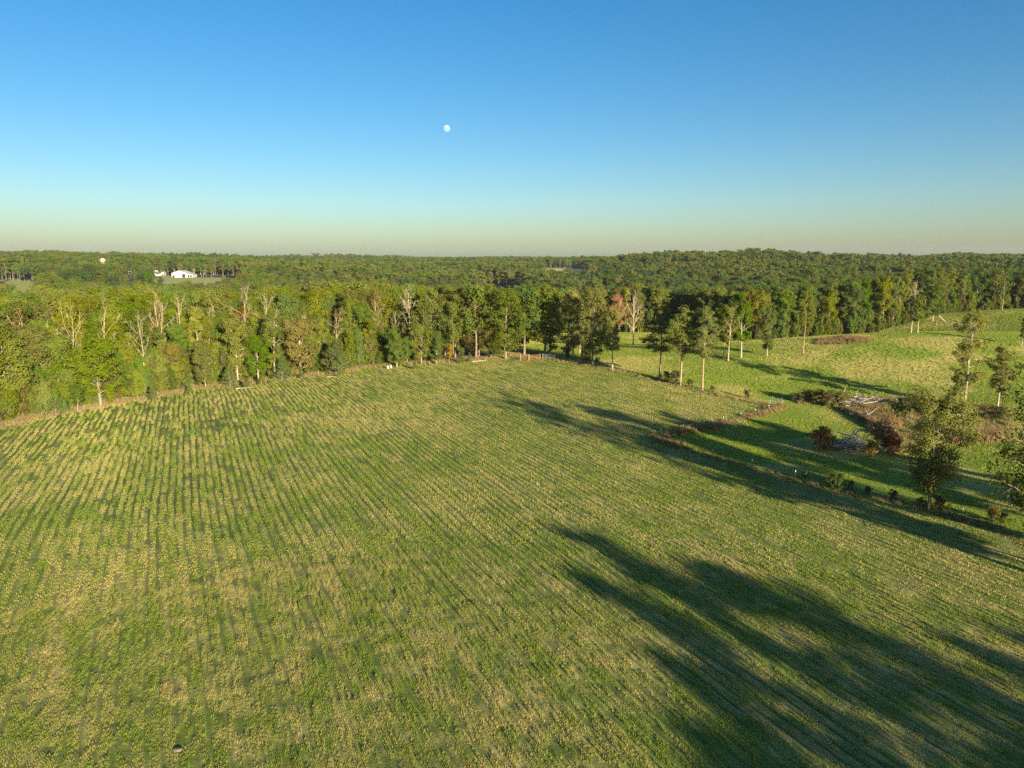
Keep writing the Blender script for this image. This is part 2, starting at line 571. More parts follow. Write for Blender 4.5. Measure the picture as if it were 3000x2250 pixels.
def kites(C, Nrm, size, rg, aspect=0.62, along=None):
    """leaf-sized four-cornered faces centred on C with normals near Nrm"""
    n = len(C)
    Nn = Nrm / (np.linalg.norm(Nrm, axis=1)[:, None] + 1e-9)
    t = rg.normal(size=(n, 3)) if along is None else along + 0.35 * rg.normal(size=(n, 3))
    t -= (t * Nn).sum(1)[:, None] * Nn
    t /= np.linalg.norm(t, axis=1)[:, None] + 1e-9
    b = np.cross(Nn, t)
    s = (size * rg.uniform(0.65, 1.35, n))[:, None]
    w = s * aspect
    bend = Nn * s * 0.18
    V = np.stack([C - t * s * .5 - bend, C + b * w * .5, C + t * s * .5 - bend, C - b * w * .5], 1).reshape(-1, 3)
    F = np.arange(4 * n).reshape(n, 4)
    return V, F


def grow(seed, h=20.0, hb=0.3, R=4.5, prof='oval', limbs=22, up=45.0, upvar=14, clumps=3, cr=1.25, lpc=60, ls=0.42, flat=0.7,
         trunk_r=0.26, lean=(0, 0), wob=0.25, bare=False, twig=True, sides=6, out=0.92, along=False, topfork=0, drop=0.0, density_seed=0, lower=0.0, aspect=0.62):
    """one tree: returns (trunk V,F), (crown V,F,v)"""
    rg = np.random.default_rng(seed)
    parts = []
    nT = 9
    tz = np.linspace(0, 1, nT)
    ph = rg.uniform(0, 6.28, 2)
    tx = lean[0] * h * tz ** 1.3 + wob * np.sin(tz * 4.2 + ph[0]) * tz
    ty = lean[1] * h * tz ** 1.3 + wob * np.sin(tz * 3.7 + ph[1]) * tz
    top = 0.96 if not bare else 0.93
    T = np.stack([tx, ty, tz * h * top], 1)
    T[0, 2] = -0.6
    rad = trunk_r * (1 - 0.86 * tz ** 0.85)
    rad[0] *= 1.35
    parts.append(tube(T, rad, sides + 2))
    tp = lambda f: np.array([np.interp(f, tz, T[:, 0]), np.interp(f, tz, T[:, 1]), np.interp(f, tz, T[:, 2])])
    tr = lambda f: float(np.interp(f, tz, rad))
    LC, LN, LA = [], [], []
    ga = rg.uniform(0, 6.28)
    fr = hb + (1 - hb) * (np.arange(limbs) + rg.uniform(0.1, 0.9, limbs)) / limbs * 0.97
    for i, f in enumerate(fr):
        t = (f - hb) / (1 - hb)
        if prof == 'oval': w = math.sin(math.pi * min(1, 0.12 + 0.80 * t)) ** 0.6
        elif prof == 'cone': w = (1 - t) ** 0.8 + 0.06
        elif prof == 'top': w = math.sin(math.pi * min(1, 0.05 + 0.82 * t ** 1.25)) ** 0.7
        elif prof == 'pine': w = (0.5 + 0.7 * math.sin(math.pi * (0.15 + 0.75 * t))) * (1 - 0.5 * t ** 3)
        elif prof == 'column': w = 0.75 + 0.25 * math.sin(math.pi * t) - 0.5 * max(0, t - 0.75)
        else: w = 1.0
        L = R * w * rg.uniform(0.7, 1.18)
        ga += 2.4 + rg.normal() * 0.5
        el = math.radians(up + (20 * t if prof not in ('pine',) else 12 * t) + rg.normal() * upvar)
        d = np.array([math.cos(ga) * math.cos(el), math.sin(ga) * math.cos(el), math.sin(el)])
        p0 = tp(f * (0.93 if prof != 'cone' else 1.0))
        n = 5
        s = np.linspace(0, 1, n)[:, None]
        sag = np.array([0, 0, 1.0]) * (s ** 2) * L * (0.12 if not along else -0.04)
        kink = rg.normal(size=(n, 3)) * L * 0.045; kink[0] = 0
        P = p0 + d * s * L + sag + np.cumsum(kink, 0)
        r0 = min(tr(f) * 0.55, (0.022 if bare else 0.02) * L + 0.012)
        parts.append(tube(P, r0 * (1 - 0.8 * s[:, 0]) + 0.012, max(4, sides - 2)))
        ends = []
        for j in range(clumps):
            a = rg.uniform(0.35, 1.0) if j else 1.0
            q = np.array([np.interp(a, s[:, 0], P[:, k]) for k in range(3)])
            dd = d * 0.6 + rg.normal(size=3) * 0.6; dd[2] += 0.15
            dd /= np.linalg.norm(dd)
            l2 = L * rg.uniform(0.18, 0.42) if j else 0.05
            e = q + dd * l2
            if j and (twig or bare):
                mid = (q + e) / 2 + rg.normal(size=3) * l2 * 0.1
                parts.append(tube([q, mid, e], np.array([0.5, .35, .15]) * r0 + 0.008, 4))
                if bare:
                    for _ in range(4):
                        d3 = dd * 0.5 + rg.normal(size=3) * 0.6; d3[2] += 0.25
                        st = q + (e - q) * rg.uniform(0.3, 1)
                        parts.append(tube([st, st + d3 * l2 * 0.6], np.array([0.22, 0.08]) * r0 + 0.006, 3))
            ends.append((e, a))
        if bare and lpc == 0: continue
        for (e, a) in ends:
            k = int(lpc * rg.uniform(0.6, 1.4))
            if k < 1: continue
            c = cr * rg.uniform(0.7, 1.3)
            o = rg.normal(size=(k, 3)); o /= np.linalg.norm(o, axis=1)[:, None] + 1e-9
            o *= (rg.uniform(0.15, 1, k) ** 0.45)[:, None] * c
            o[:, 2] *= flat
            if along: o[:, 2] -= 0.15 * np.hypot(o[:, 0], o[:, 1])
            LC.append(e + o)
            ax = np.array([T[4, 0], T[4, 1], e[2] - 0.5])
            outw = (e + o) - ax; outw /= np.linalg.norm(outw, axis=1)[:, None] + 1e-9
            on = o / (np.linalg.norm(o, axis=1)[:, None] + 1e-9)
            LN.append(out * (0.75 * on + 0.45 * outw + np.array([0, 0, 0.25])) + (1.15 - out) * rg.normal(size=(k, 3)))
            LA.append(np.repeat((d + np.array([0, 0, 0.6]))[None, :], k, 0))
    if prof in ('oval', 'top', 'column', 'pine') and lpc:
        e = tp(1.0)
        k = int(lpc * 2); o = rg.normal(size=(k, 3)) * np.array([0.6, 0.6, 0.5]) * cr
        LC.append(e + o); LN.append(o + rg.normal(size=(k, 3)) * 0.5); LA.append(np.tile([0, 0, 1.0], (k, 1)))
    tv = join(parts)
    if not LC: return tv, None
    C = np.concatenate(LC); Nn = np.concatenate(LN); A = np.concatenate(LA)
    keep = C[:, 2] > 0.25
    C, Nn, A = C[keep], Nn[keep], A[keep]
    V, F = kites(C, Nn, ls, rg, aspect, A if along else None)
    # leaves of one spray share a tone
    sp = vnoise(C[:, 0] * 0.55 + 31 * seed, C[:, 1] * 0.55 + C[:, 2] * 0.71, seed)
    v = np.clip(0.25 + 0.35 * sp + 0.4 * rg.uniform(0, 1, len(C)), 0, 1)
    return tv, (V, F, v)


class Kind:
    """a tree form: shared trunk and crown meshes (several variants), made once"""
    def __init__(s, name, bark, leaf, nvar, seed, **kw):
        s.name, s.h, s.vars = name, kw.get('h', 20.0), []
        for i in range(nvar):
            k2 = dict(kw)
            rg = np.random.default_rng(seed * 31 + i)
            if 'R' in k2: k2['R'] *= rg.uniform(0.88, 1.14)
            k2['hb'] = k2.get('hb', 0.3) * rg.uniform(0.85, 1.15)
            if 'lean' not in k2: k2['lean'] = tuple(rg.uniform(-0.03, 0.03, 2))
            tv, cv = grow(seed * 100 + i, **k2)
            tm = mesh_np(name + ' trunk', tv[0], tv[1], [bark], smooth=True)
            cm = None
            if cv is not None:
                cm = mesh_np(name + ' crown', cv[0], cv[1], [leaf], attrs={'v': ('FACE', cv[2])})
            s.vars.append((tm, cm))
        s.bark, s.leaf = bark, leaf


def place(kind, p, h, name, label, cat='tree', group=None, col=(0.10, 0.115, 0.025), var=None, rz=None, wx=1.0):
    """one tree: an Empty at its foot with trunk and crown"""
    e = bpy.data.objects.new(name, None)
    COL.objects.link(e)
    e.location = (p[0], p[1], p[2] if len(p) > 2 else float(hz(p[0], p[1])))
    e.empty_display_size = 0.5
    e.rotation_euler = (0, 0, random.uniform(0, 6.28) if rz is None else rz)
    s = h / kind.h
    e.scale = (s * wx, s * wx, s)
    tag(e, label, cat, group)
    tm, cm = kind.vars[random.randrange(len(kind.vars)) if var is None else var]
    obj('trunk', tm, e)
    if cm is not None:
        c = obj('crown', cm, e)
        j = random.uniform(0.9, 1.1)
        c.color = (col[0] * j, col[1] * j, col[2] * j, 1)
    return e


OLIVE = (0.128, 0.150, 0.017)
GREENL = (0.092, 0.145, 0.017)
PALE = (0.138, 0.156, 0.023)
SHADE_TONE = (0.050, 0.088, 0.020)  # leaf colour darkened for the shade round the small gap tree
RUSTY = (0.155, 0.110, 0.030)
CEDAR = (0.085, 0.125, 0.018)
PINE = (0.115, 0.135, 0.026)

K_FOREST = Kind('forest tree', M_BARK, M_LEAF, 7, 1, h=20, hb=0.36, R=4.6, prof='oval', limbs=24, up=38, clumps=5, cr=1.25, lpc=58, ls=0.44)
K_EDGE = Kind('edge tree', M_PALEBARK, M_LEAF, 5, 2, h=14, hb=0.10, R=3.7, prof='oval', limbs=30, up=28, clumps=5, cr=1.05, lpc=58, ls=0.38)
K_SLIM = Kind('slim tree', M_PALEBARK, M_LEAF, 5, 3, h=18, hb=0.26, R=2.7, prof='column', limbs=30, up=34, clumps=4, cr=0.9, lpc=48, ls=0.38)
K_ROUND = Kind('round tree', M_BARK, M_LEAF, 3, 4, h=10, hb=0.16, R=3.6, prof='oval', limbs=26, up=30, clumps=4, cr=1.0, lpc=52, ls=0.38)
K_CEDAR = Kind('cedar', M_BARK, M_NEEDLE, 4, 5, h=7, hb=0.03, R=2.6, prof='cone', limbs=60, up=28, clumps=4, cr=0.50, lpc=40, ls=0.24, flat=0.9, trunk_r=0.14, along=True, aspect=0.35)
K_PINE = Kind('pine', M_PINEBARK, M_NEEDLE, 3, 6, h=20, hb=0.42, R=4.0, prof='pine', limbs=34, up=10, clumps=6, cr=1.0, lpc=60, ls=0.34, flat=0.5, trunk_r=0.27, aspect=0.45)
K_PINE_S = Kind('sparse pine', M_PINEBARK, M_NEEDLE, 2, 7, h=20, hb=0.30, R=3.2, prof='pine', limbs=26, up=4, clumps=5, cr=0.9, lpc=44, ls=0.33, flat=0.45, trunk_r=0.25, aspect=0.45)
K_DEAD = Kind('dead tree', M_PALE, M_LEAF, 6, 8, h=18, hb=0.42, R=4.4, prof='top', limbs=11, up=42, clumps=5, lpc=0, bare=True, trunk_r=0.17, wob=0.5)
K_SNAG = Kind('dead snag', M_PALE, M_LEAF, 3, 9, h=14, hb=0.5, R=2.0, prof='top', limbs=6, up=55, clumps=3, lpc=0, bare=True, trunk_r=0.15, wob=0.5)
K_THIN = Kind('half dead tree', M_PALE, M_LEAF, 3, 10, h=18, hb=0.30, R=3.6, prof='top', limbs=18, up=45, clumps=4, cr=0.9, lpc=12, ls=0.36, trunk_r=0.24, bare=True)
K_SHRUB = Kind('shrub', M_BARK, M_LEAF, 4, 12, h=2.4, hb=0.02, R=1.5, prof='oval', limbs=22, up=45, clumps=3, cr=0.40, lpc=30, ls=0.20, flat=0.9, trunk_r=0.05)
K_SAPLING = Kind('sapling', M_PALEBARK, M_LEAF, 2, 13, h=6, hb=0.28, R=1.3, prof='oval', limbs=18, up=40, clumps=3, cr=0.45, lpc=34, ls=0.24, trunk_r=0.07)
K_BARE = Kind('bare tree', M_PALE, M_LEAF, 2, 14, h=20, hb=0.22, R=5.0, prof='oval', limbs=20, up=52, clumps=6, lpc=0, bare=True, trunk_r=0.30, wob=0.2)
K_BROWN = Kind('brown oak', M_PALE, M_LEAF, 1, 15, h=18, hb=0.38, R=4.4, prof='oval', limbs=22, up=46, clumps=5, cr=0.9, lpc=26, ls=0.30, bare=True, trunk_r=0.26)
K_GROUP = Kind('full tree', M_BARK, M_LEAF, 4, 16, h=20, hb=0.10, R=4.4, prof='oval', limbs=36, up=16, clumps=5, cr=1.25, lpc=60, ls=0.40)
# ------------------------------------------------------------------ the trees one can tell apart
def T(kind, u, vb, vt, name, label, col=OLIVE, cat='tree', group=None, back=0.0, **kw):
    p = gp(u, vb)
    if back:
        p = at_depth(u, p[1] + back)
    h = height_to(p, vt)
    return place(kind, p, h, name, label, cat, group, col, **kw)


GF = 'front row of the left wood'
# live trees along the field edge, left to right
T(K_EDGE, 20, 1222, 985, 'broadleaf_tree', 'bulky pale green tree at the left frame edge above the field', PALE, group=GF, wx=1.15)
T(K_EDGE, 100, 1205, 960, 'broadleaf_tree', 'tall ragged pale tree second from the left frame edge', PALE, group=GF)
T(K_EDGE, 178, 1196, 985, 'broadleaf_tree', 'green tree left of the tall forked dead trunk', (0.112, 0.148, 0.020), group=GF, wx=1.1)
T(K_SAPLING, 228, 1207, 1128, 'small_tree', 'small green tree on a bare pale stem behind the left verge', GREENL, group=GF, wx=1.5)
T(K_ROUND, 296, 1190, 1012, 'broadleaf_tree', 'dense rounded green tree right of the tall forked dead trunk', (0.112, 0.148, 0.020), group=GF, wx=1.15)
T(K_SLIM, 392, 1150, 975, 'broadleaf_tree', 'slim olive tree between two leaning dead trunks', OLIVE, group=GF)
T(K_ROUND, 404, 1172, 1095, 'broadleaf_tree', 'thin leaved low tree with tangled dead stems at its foot', PALE, group=GF)
T(K_EDGE, 512, 1142, 1012, 'broadleaf_tree', 'orange tipped tree right of the long leaning dead trunk', (0.155, 0.125, 0.026), group=GF, wx=0.9)
T(K_EDGE, 603, 1138, 1015, 'broadleaf_tree', 'olive green tree on a short pale stub of trunk', PALE, group=GF)
T(K_SLIM, 585, 1120, 900, 'broadleaf_tree', 'tall fine leaved pale tree rising behind the orange tipped one', PALE, group=GF, back=6)
T(K_EDGE, 697, 1118, 935, 'broadleaf_tree', 'tall full olive tree below the wide forked dead crown', OLIVE, group=GF, wx=0.95)
T(K_EDGE, 757, 1116, 985, 'broadleaf_tree', 'dark green tree left of the pale columnar tree', GREENL, group=GF)
T(K_SLIM, 806, 1112, 916, 'broadleaf_tree', 'pale columnar tree with a bare streaked trunk', PALE, group=GF, wx=1.2)
T(K_EDGE, 882, 1106, 935, 'broadleaf_tree', 'broad rust tinged tree left of the largest cedar', (0.140, 0.112, 0.026), group=GF, wx=1.2)
T(K_SLIM, 945, 1085, 930, 'broadleaf_tree', 'grey green fine leaved tree behind the largest cedar', PALE, group=GF, back=4)
T(K_SLIM, 1049, 1072, 962, 'broadleaf_tree', 'bright green tree on twin pale trunks right of the largest cedar', (0.085, 0.14, 0.022), group=GF)
T(K_SLIM, 1091, 1064, 940, 'broadleaf_tree', 'slim olive tree with a short white trunk foot', OLIVE, group=GF)
T(K_ROUND, 1122, 1062, 985, 'broadleaf_tree', 'small shaded tree in a dark gap of the wood', SHADE_TONE, group=GF)
T(K_EDGE, 1163, 1076, 978, 'broadleaf_tree', 'green low tree on a thin stem left of the tall dead tree', GREENL, group=GF, wx=0.9)
T(K_SLIM, 1193, 1074, 985, 'broadleaf_tree', 'slender tree on a thin white stem beside the verge', GREENL, group=GF)
T(K_ROUND, 1235, 1066, 968, 'broadleaf_tree', 'round olive tree below the tall dead tree', OLIVE, group=GF)
T(K_GROUP, 1268, 1050, 845, 'broadleaf_tree', 'tall tree with a straight bare lower trunk right of the tall dead tree', OLIVE, group=GF, wx=0.9)
T(K_ROUND, 1278, 1066, 985, 'broadleaf_tree', 'dense dark bushy tree left of the yellow sapling', GREENL, group=GF)
T(K_SAPLING, 1317, 1063, 1008, 'small_tree', 'yellow orange sapling on a white stem at the field edge', (0.27, 0.20, 0.02))
T(K_GROUP, 1334, 1046, 862, 'broadleaf_tree', 'leaning tree with pale forked limbs above the yellow sapling', OLIVE, group=GF)
T(K_GROUP, 1394, 1047, 858, 'broadleaf_tree', 'brown flecked oak with a flared trunk right of the paired cedars', (0.135, 0.115, 0.028), group=GF, wx=1.15)
T(K_EDGE, 1437, 1050, 920, 'broadleaf_tree', 'brownish bushy tree between two flared trunks', (0.125, 0.110, 0.03), group=GF)
T(K_GROUP, 1482, 1052, 842, 'broadleaf_tree', 'big full green tree at the right end of the left wood', (0.112, 0.132, 0.022), group=GF, wx=1.2)
T(K_EDGE, 1522, 1030, 880, 'broadleaf_tree', 'bright green tree hanging over the corner gates', (0.112, 0.138, 0.022), group=GF, wx=1.1)
# cedars
GC = 'cedars along the field edges'
for (u, vb, vt, wx, lab) in [
        (115, 1219, 1158, 1.0, 'leftmost cedar bush, below the bulky pale tree'), (165, 1214, 1135, 0.95, 'taller cedar second from the left on the verge'),
        (193, 1213, 1170, 0.9, 'small rounded cedar left of the small bare stemmed tree'), (446, 1172, 1126, 1.05, 'bright rounded cedar below the leaning dead trunk'),
        (556, 1153, 1124, 1.0, 'small cedar below the orange tipped tree'), (675, 1134, 1068, 1.0, 'bushy cedar below the tall full olive tree'),
        (722, 1137, 1106, 0.9, 'low cedar right of the bushy one, by a cut log'), (766, 1127, 1096, 1.0, 'low cedar left of the pale columnar tree'),
        (826, 1115, 1048, 1.15, 'broad cedar at the foot of the pale columnar tree'), (985, 1098, 992, 1.2, 'largest cedar, a wide dense cone reaching the ground'),
        (880, 1110, 1070, 0.8, 'narrow cedar at the foot of the rust tinged tree'), (1216, 1082, 1056, 0.9, 'tiny cedar beside the slender white stemmed tree'),
        (1353, 1064, 1026, 1.0, 'left one of the paired bright cedars'), (1377, 1059, 1034, 0.9, 'right smaller one of the paired bright cedars')]:
    T(K_CEDAR, u, vb, vt, 'cedar', lab, CEDAR, 'cedar', GC, wx=wx)
# bare dead trees standing in the left wood
GD = 'dead trees of the left wood'
for (kd, u, vb, vt, back, var, lab) in [
        (K_DEAD, 22, 1215, 925, 14, 0, 'bare dead tree fanning out at the left frame edge'),
        (K_SNAG, 52, 1210, 962, 12, 0, 'short dead snag beside the leftmost dead tree'),
        (K_THIN, 82, 1210, 905, 24, 0, 'half dead tree with a haze of fine twigs on the left'),
        (K_SNAG, 150, 1195, 930, 16, 1, 'pale leaning dead snag left of the great forked one'),
        (K_SNAG, 182, 1195, 945, 14, 2, 'crooked dead snag with short forks over the green tree'),
        (K_DEAD, 228, 1190, 912, 9, 1, 'great pale dead tree forking wide near the left'),
        (K_SNAG, 252, 1185, 985, 16, 0, 'broken dead trunk right behind the great forked dead tree'),
        (K_DEAD, 313, 1180, 898, 14, 2, 'upright many stemmed dead tree over the dense rounded tree'),
        (K_SNAG, 352, 1160, 965, 8, 1, 'thin dead trunk leaning left over a dark gap'),
        (K_DEAD, 424, 1158, 922, 2, 3, 'dead tree with a pale striped trunk standing at the verge'),
        (K_DEAD, 470, 1130, 862, 4, 4, 'long dead trunk leaning left with a forked top'),
        (K_DEAD, 487, 1132, 870, 10, 5, 'dead tree with spread upper forks next to the long leaning trunk'),
        (K_DEAD, 545, 1128, 864, 26, 0, 'dead crown like a fan against the green canopy'),
        (K_SNAG, 520, 1128, 930, 14, 2, 'pair of short broken dead stems above the orange tipped tree'),
        (K_SNAG, 621, 1125, 886, 20, 0, 'tall dead pole with a stub fork left of the twin topped snag'),
        (K_SNAG, 648, 1120, 882, 16, 1, 'twin topped dead snag over the olive canopy'),
        (K_DEAD, 718, 1118, 862, 20, 1, 'wide forked dead crown over the tall full olive tree'),
        (K_DEAD, 790, 1112, 860, 18, 3, 'slender dead tree above the pale columnar tree'),
        (K_SNAG, 822, 1105, 885, 22, 2, 'short forked dead top right of the slender dead tree'),
        (K_SNAG, 905, 1095, 905, 20, 0, 'thin dead stem leaning over the rust tinged tree'),
        (K_THIN, 988, 1085, 900, 12, 1, 'half dead tree above the largest cedar'),
        (K_THIN, 1110, 1062, 852, 18, 2, 'half dead tree with brown leaf tufts in the canopy'),
        (K_DEAD, 1160, 1066, 905, 14, 5, 'dead twin stemmed tree left of the tall dead tree'),
        (K_BARE, 1199, 1060, 842, 10, 0, 'tall bare dead tree with one arm bent to the right'),
        (K_THIN, 1300, 1046, 880, 10, 0, 'thin half dead tree with pale branches behind the yellow sapling')]:
    T(kd, u, vb, vt, 'dead_tree', lab, (0.13, 0.10, 0.03), 'dead tree', GD, back=min(back * 0.6, 9.5), var=var)

# the group at the fence corner and down the right fence
GR = 'trees along the right fence'
T(K_GROUP, 1596, 1041, 834, 'broadleaf_tree', 'dense dark tree standing right behind the corner gates', (0.120, 0.150, 0.026), group=GR, wx=1.2)
T(K_SLIM, 1611, 1041, 858, 'broadleaf_tree', 'slim tree close against the dense dark gate tree', (0.130, 0.150, 0.028), group=GR, wx=1.2)
T(K_GROUP, 1679, 1048, 850, 'broadleaf_tree', 'leaning tree with yellowish leaves left in the fence corner clump', (0.180, 0.168, 0.034), group=GR)
T(K_SLIM, 1699, 1040, 860, 'broadleaf_tree', 'thin dark trunk in the middle of the fence corner clump', (0.150, 0.155, 0.03), group=GR)
T(K_GROUP, 1736, 1067, 842, 'broadleaf_tree', 'largest tree of the fence corner clump, on a thick white trunk', (0.165, 0.168, 0.030), group=GR, wx=0.95)
T(K_SLIM, 1794, 1083, 905, 'broadleaf_tree', 'narrow leafy tree right of the fence corner clump', (0.150, 0.160, 0.028), group=GR, wx=0.95)
T(K_BROWN, 1812, 1006, 866, 'oak_tree', 'oak with dry russet leaves behind the narrow leafy tree', (0.30, 0.125, 0.045), back=0)
T(K_BARE, 1855, 1011, 856, 'bare_tree', 'bare white branched tree beside the russet oak', cat='tree', var=1)
T(K_PINE, 1931, 1112, 925, 'pine_tree', 'wide low pine, leftmost of the three by the fence', PINE, group=GR, wx=1.25, var=0)
T(K_PINE, 1994, 1130, 893, 'pine_tree', 'tall pine with a leaning bare trunk, middle of the three', PINE, group=GR, var=1)
T(K_PINE, 2058, 1144, 896, 'pine_tree', 'sparse pine on a straight trunk, rightmost of the three', PINE, group=GR, var=2, wx=0.85)
T(K_SNAG, 1989, 1116, 1042, 'dead_tree', 'thin grey stick of a dead stem beside the leaning pine', cat='dead tree', wx=0.5)
# trees standing in the pasture in front of the right wood
GP = 'trees standing in the pasture'
T(K_SLIM, 2120, 1050, 892, 'broadleaf_tree', 'left tree of the pasture pair with pale forked limbs', OLIVE, group=GP, wx=1.1)
T(K_THIN, 2133, 1058, 900, 'broadleaf_tree', 'half bare pale tree leaning right in the pasture pair', OLIVE, group=GP)
T(K_SLIM, 2171, 1048, 858, 'broadleaf_tree', 'slender tree on a slanting white stem in the pasture', GREENL, group=GP)
T(K_EDGE, 2247, 1043, 905, 'broadleaf_tree', 'leafy pasture tree with a thick white foot and dead tips', (0.10, 0.13, 0.024), group=GP, wx=0.72)
T(K_PINE, 2353, 1036, 846, 'pine_tree', 'tall thin pole of a pine alone in the pasture', PINE, group=GP, wx=0.55)
T(K_SAPLING, 2331, 977, 930, 'small_tree', 'small rust brown tree at the edge of the right wood', (0.26, 0.11, 0.03))
T(K_BARE, 2669, 975, 822, 'dead_tree', 'bare dead tree with two tall white stems before the right wood', cat='dead tree', var=0, wx=0.7)
T(K_SLIM, 2688, 976, 862, 'broadleaf_tree', 'olive tree right beside the two stemmed dead tree', OLIVE, group=GP, wx=1.1)
T(K_EDGE, 2732, 940, 840, 'broadleaf_tree', 'full green tree left of the leaning log', GREENL, group=GP)
T(K_SNAG, 2936, 910, 816, 'dead_tree', 'tall naked pole of a dead trunk at the far right wood', cat='dead tree', wx=0.7)
T(K_SLIM, 2993, 1016, 930, 'broadleaf_tree', 'small dark tree on the knoll at the right frame edge', (0.085, 0.10, 0.026), group=GP)
T(K_SLIM, 2801, 1188, 1080, 'broadleaf_tree', 'short tree hidden behind the tall open pasture tree', (0.105, 0.110, 0.03), group=GP)
T(K_SLIM, 2921, 1203, 1015, 'broadleaf_tree', 'open oak on a white trunk, right one of the brush hollow', (0.160, 0.158, 0.034), group=GP, wx=1.15)
# the tall open tree, the near oak and the tree at the right frame edge have forms of their own
K_TALL = Kind('tall open tree', M_PALEBARK, M_LEAF, 1, 21, h=22, hb=0.26, R=3.4, prof='column', limbs=34, up=22, upvar=22, clumps=4, cr=0.85, lpc=50, ls=0.30, trunk_r=0.3, lean=(0.055, 0.02), wob=0.5)
T(K_TALL, 2822, 1206, 905, 'broadleaf_tree', 'tallest open tree on a white trunk in the brush hollow', (0.160, 0.162, 0.034), group=GP, rz=0.0)
K_OAK = Kind('near oak', M_BARK, M_LEAF, 1, 22, h=13, hb=0.20, R=5.0, prof='top', limbs=34, up=30, upvar=18, clumps=6, cr=1.1, lpc=95, ls=0.24, trunk_r=0.24, wob=0.4, lean=(-0.02, 0.0))
T(K_OAK, 2722, 1496, 1190, 'oak_tree', 'near spreading oak on the fence line, brown and green leaves', (0.165, 0.180, 0.036), 'tree', rz=0.6)
K_SIDE = Kind('side oak', M_BARK, M_LEAF, 1, 23, h=19, hb=0.22, R=5.6, prof='oval', limbs=36, up=22, upvar=20, clumps=6, cr=1.05, lpc=60, ls=0.26, trunk_r=0.32, wob=0.4, lean=(-0.03, 0.0))
place(K_SIDE, (55.0, 69.8), 22.0, 'oak_tree', 'dark oak cut off by the right frame edge', 'tree', None, (0.055, 0.078, 0.020), rz=1.0)
# shrubs along the right fence
GS = 'shrubs along the right fence'
for (u, vb, vt, wx, c, lab) in [
        (2360, 1411, 1388, 0.9, (0.06, 0.10, 0.02), 'small dark bush, leftmost of the near fence row'),
        (2434, 1432, 1402, 1.2, (0.06, 0.10, 0.02), 'dark green bush, left of the touching pair on the fence'),
        (2458, 1436, 1400, 1.0, (0.065, 0.105, 0.02), 'dark green bush, right of the touching pair on the fence'),
        (2492, 1440, 1416, 1.1, (0.06, 0.10, 0.02), 'low dark bush right of the touching pair'),
        (2540, 1452, 1432, 1.2, (0.07, 0.09, 0.025), 'thin bush between the dark bushes and the near oak'),
        (2618, 1466, 1444, 1.3, (0.09, 0.085, 0.02), 'olive bush left of the near oak'),
        (2698, 1490, 1468, 1.3, (0.07, 0.09, 0.02), 'dark bush at the left foot of the near oak'),
        (2752, 1502, 1468, 1.1, (0.13, 0.10, 0.03), 'tall brownish bush at the right foot of the near oak'),
        (2905, 1524, 1494, 1.2, (0.24, 0.19, 0.03), 'yellow bush on the fence near the right frame edge'),
        (2935, 1536, 1512, 1.3, (0.12, 0.12, 0.03), 'pale green bush right of the yellow one'),
        (1663, 1052, 1030, 0.9, (0.05, 0.07, 0.018), 'dark evergreen bush beside the corner panel'),
        (1715, 1064, 1038, 1.5, (0.06, 0.075, 0.02), 'dark thicket under the fence corner clump'),
        (1750, 1073, 1055, 1.0, (0.06, 0.08, 0.02), 'little bush right of the thick white trunk'),
        (1955, 1120, 1098, 1.4, (0.09, 0.09, 0.025), 'bush between the left and middle pines'),
        (1975, 1126, 1096, 1.2, (0.10, 0.085, 0.025), 'reddish bush at the foot of the leaning pine'),
        (2022, 1136, 1118, 1.3, (0.09, 0.09, 0.025), 'low bush between the middle and right pines'),
        (2085, 1150, 1136, 1.4, (0.10, 0.09, 0.03), 'low bush right of the straight pine'),
        (2188, 1168, 1150, 1.0, (0.07, 0.06, 0.025), 'lone dark bush on the far stretch of fence')]:
    T(K_SHRUB, u, vb, vt, 'shrub', lab, c, 'shrub', GS, wx=wx)
# trees beyond the right frame edge whose shadows lie across the field
for i, (x, y, h, k) in enumerate([(67, 56, 18, K_SLIM), (71, 46, 19, K_FOREST), (55.4, -11.9, 20, K_SLIM), (58.6, -5.4, 20.5, K_SLIM), (69.3, -12, 20, K_FOREST), (82.8, -21.5, 19, K_SLIM), (60.4, -28.6, 20, K_SLIM),
                                  (91, -24, 19, K_SLIM), (62, -41, 20, K_FOREST), (80, 70, 19, K_SLIM), (78, 50.8, 19, K_FOREST), (84, 58, 20, K_FOREST), (91, 58.3, 20, K_FOREST), (97.9, 56.5, 19, K_FOREST), (98.2, 66, 19, K_SLIM)]):
    place(k, (x, y), h, 'broadleaf_tree', 'tree of the fence row beyond the right frame edge', 'tree', 'fence row beyond the right frame edge', (0.11, 0.125, 0.03), wx=1.15)

# ------------------------------------------------------------------ the woods: nearest trees one by one, the rest as one mass
def jitter_grid(x0, x1, y0, y1, step, seed):
    rg = np.random.default_rng(seed)
    X, Y = np.meshgrid(np.arange(x0, x1, step), np.arange(y0, y1, step))
    X = X + rg.uniform(-.42, .42, X.shape) * step; Y = Y + rg.uniform(-.42, .42, Y.shape) * step
    return X.ravel(), Y.ravel()


def view_ok(x, y, deg=41.0):
    return np.abs(np.arctan2(x, y)) < math.radians(deg)


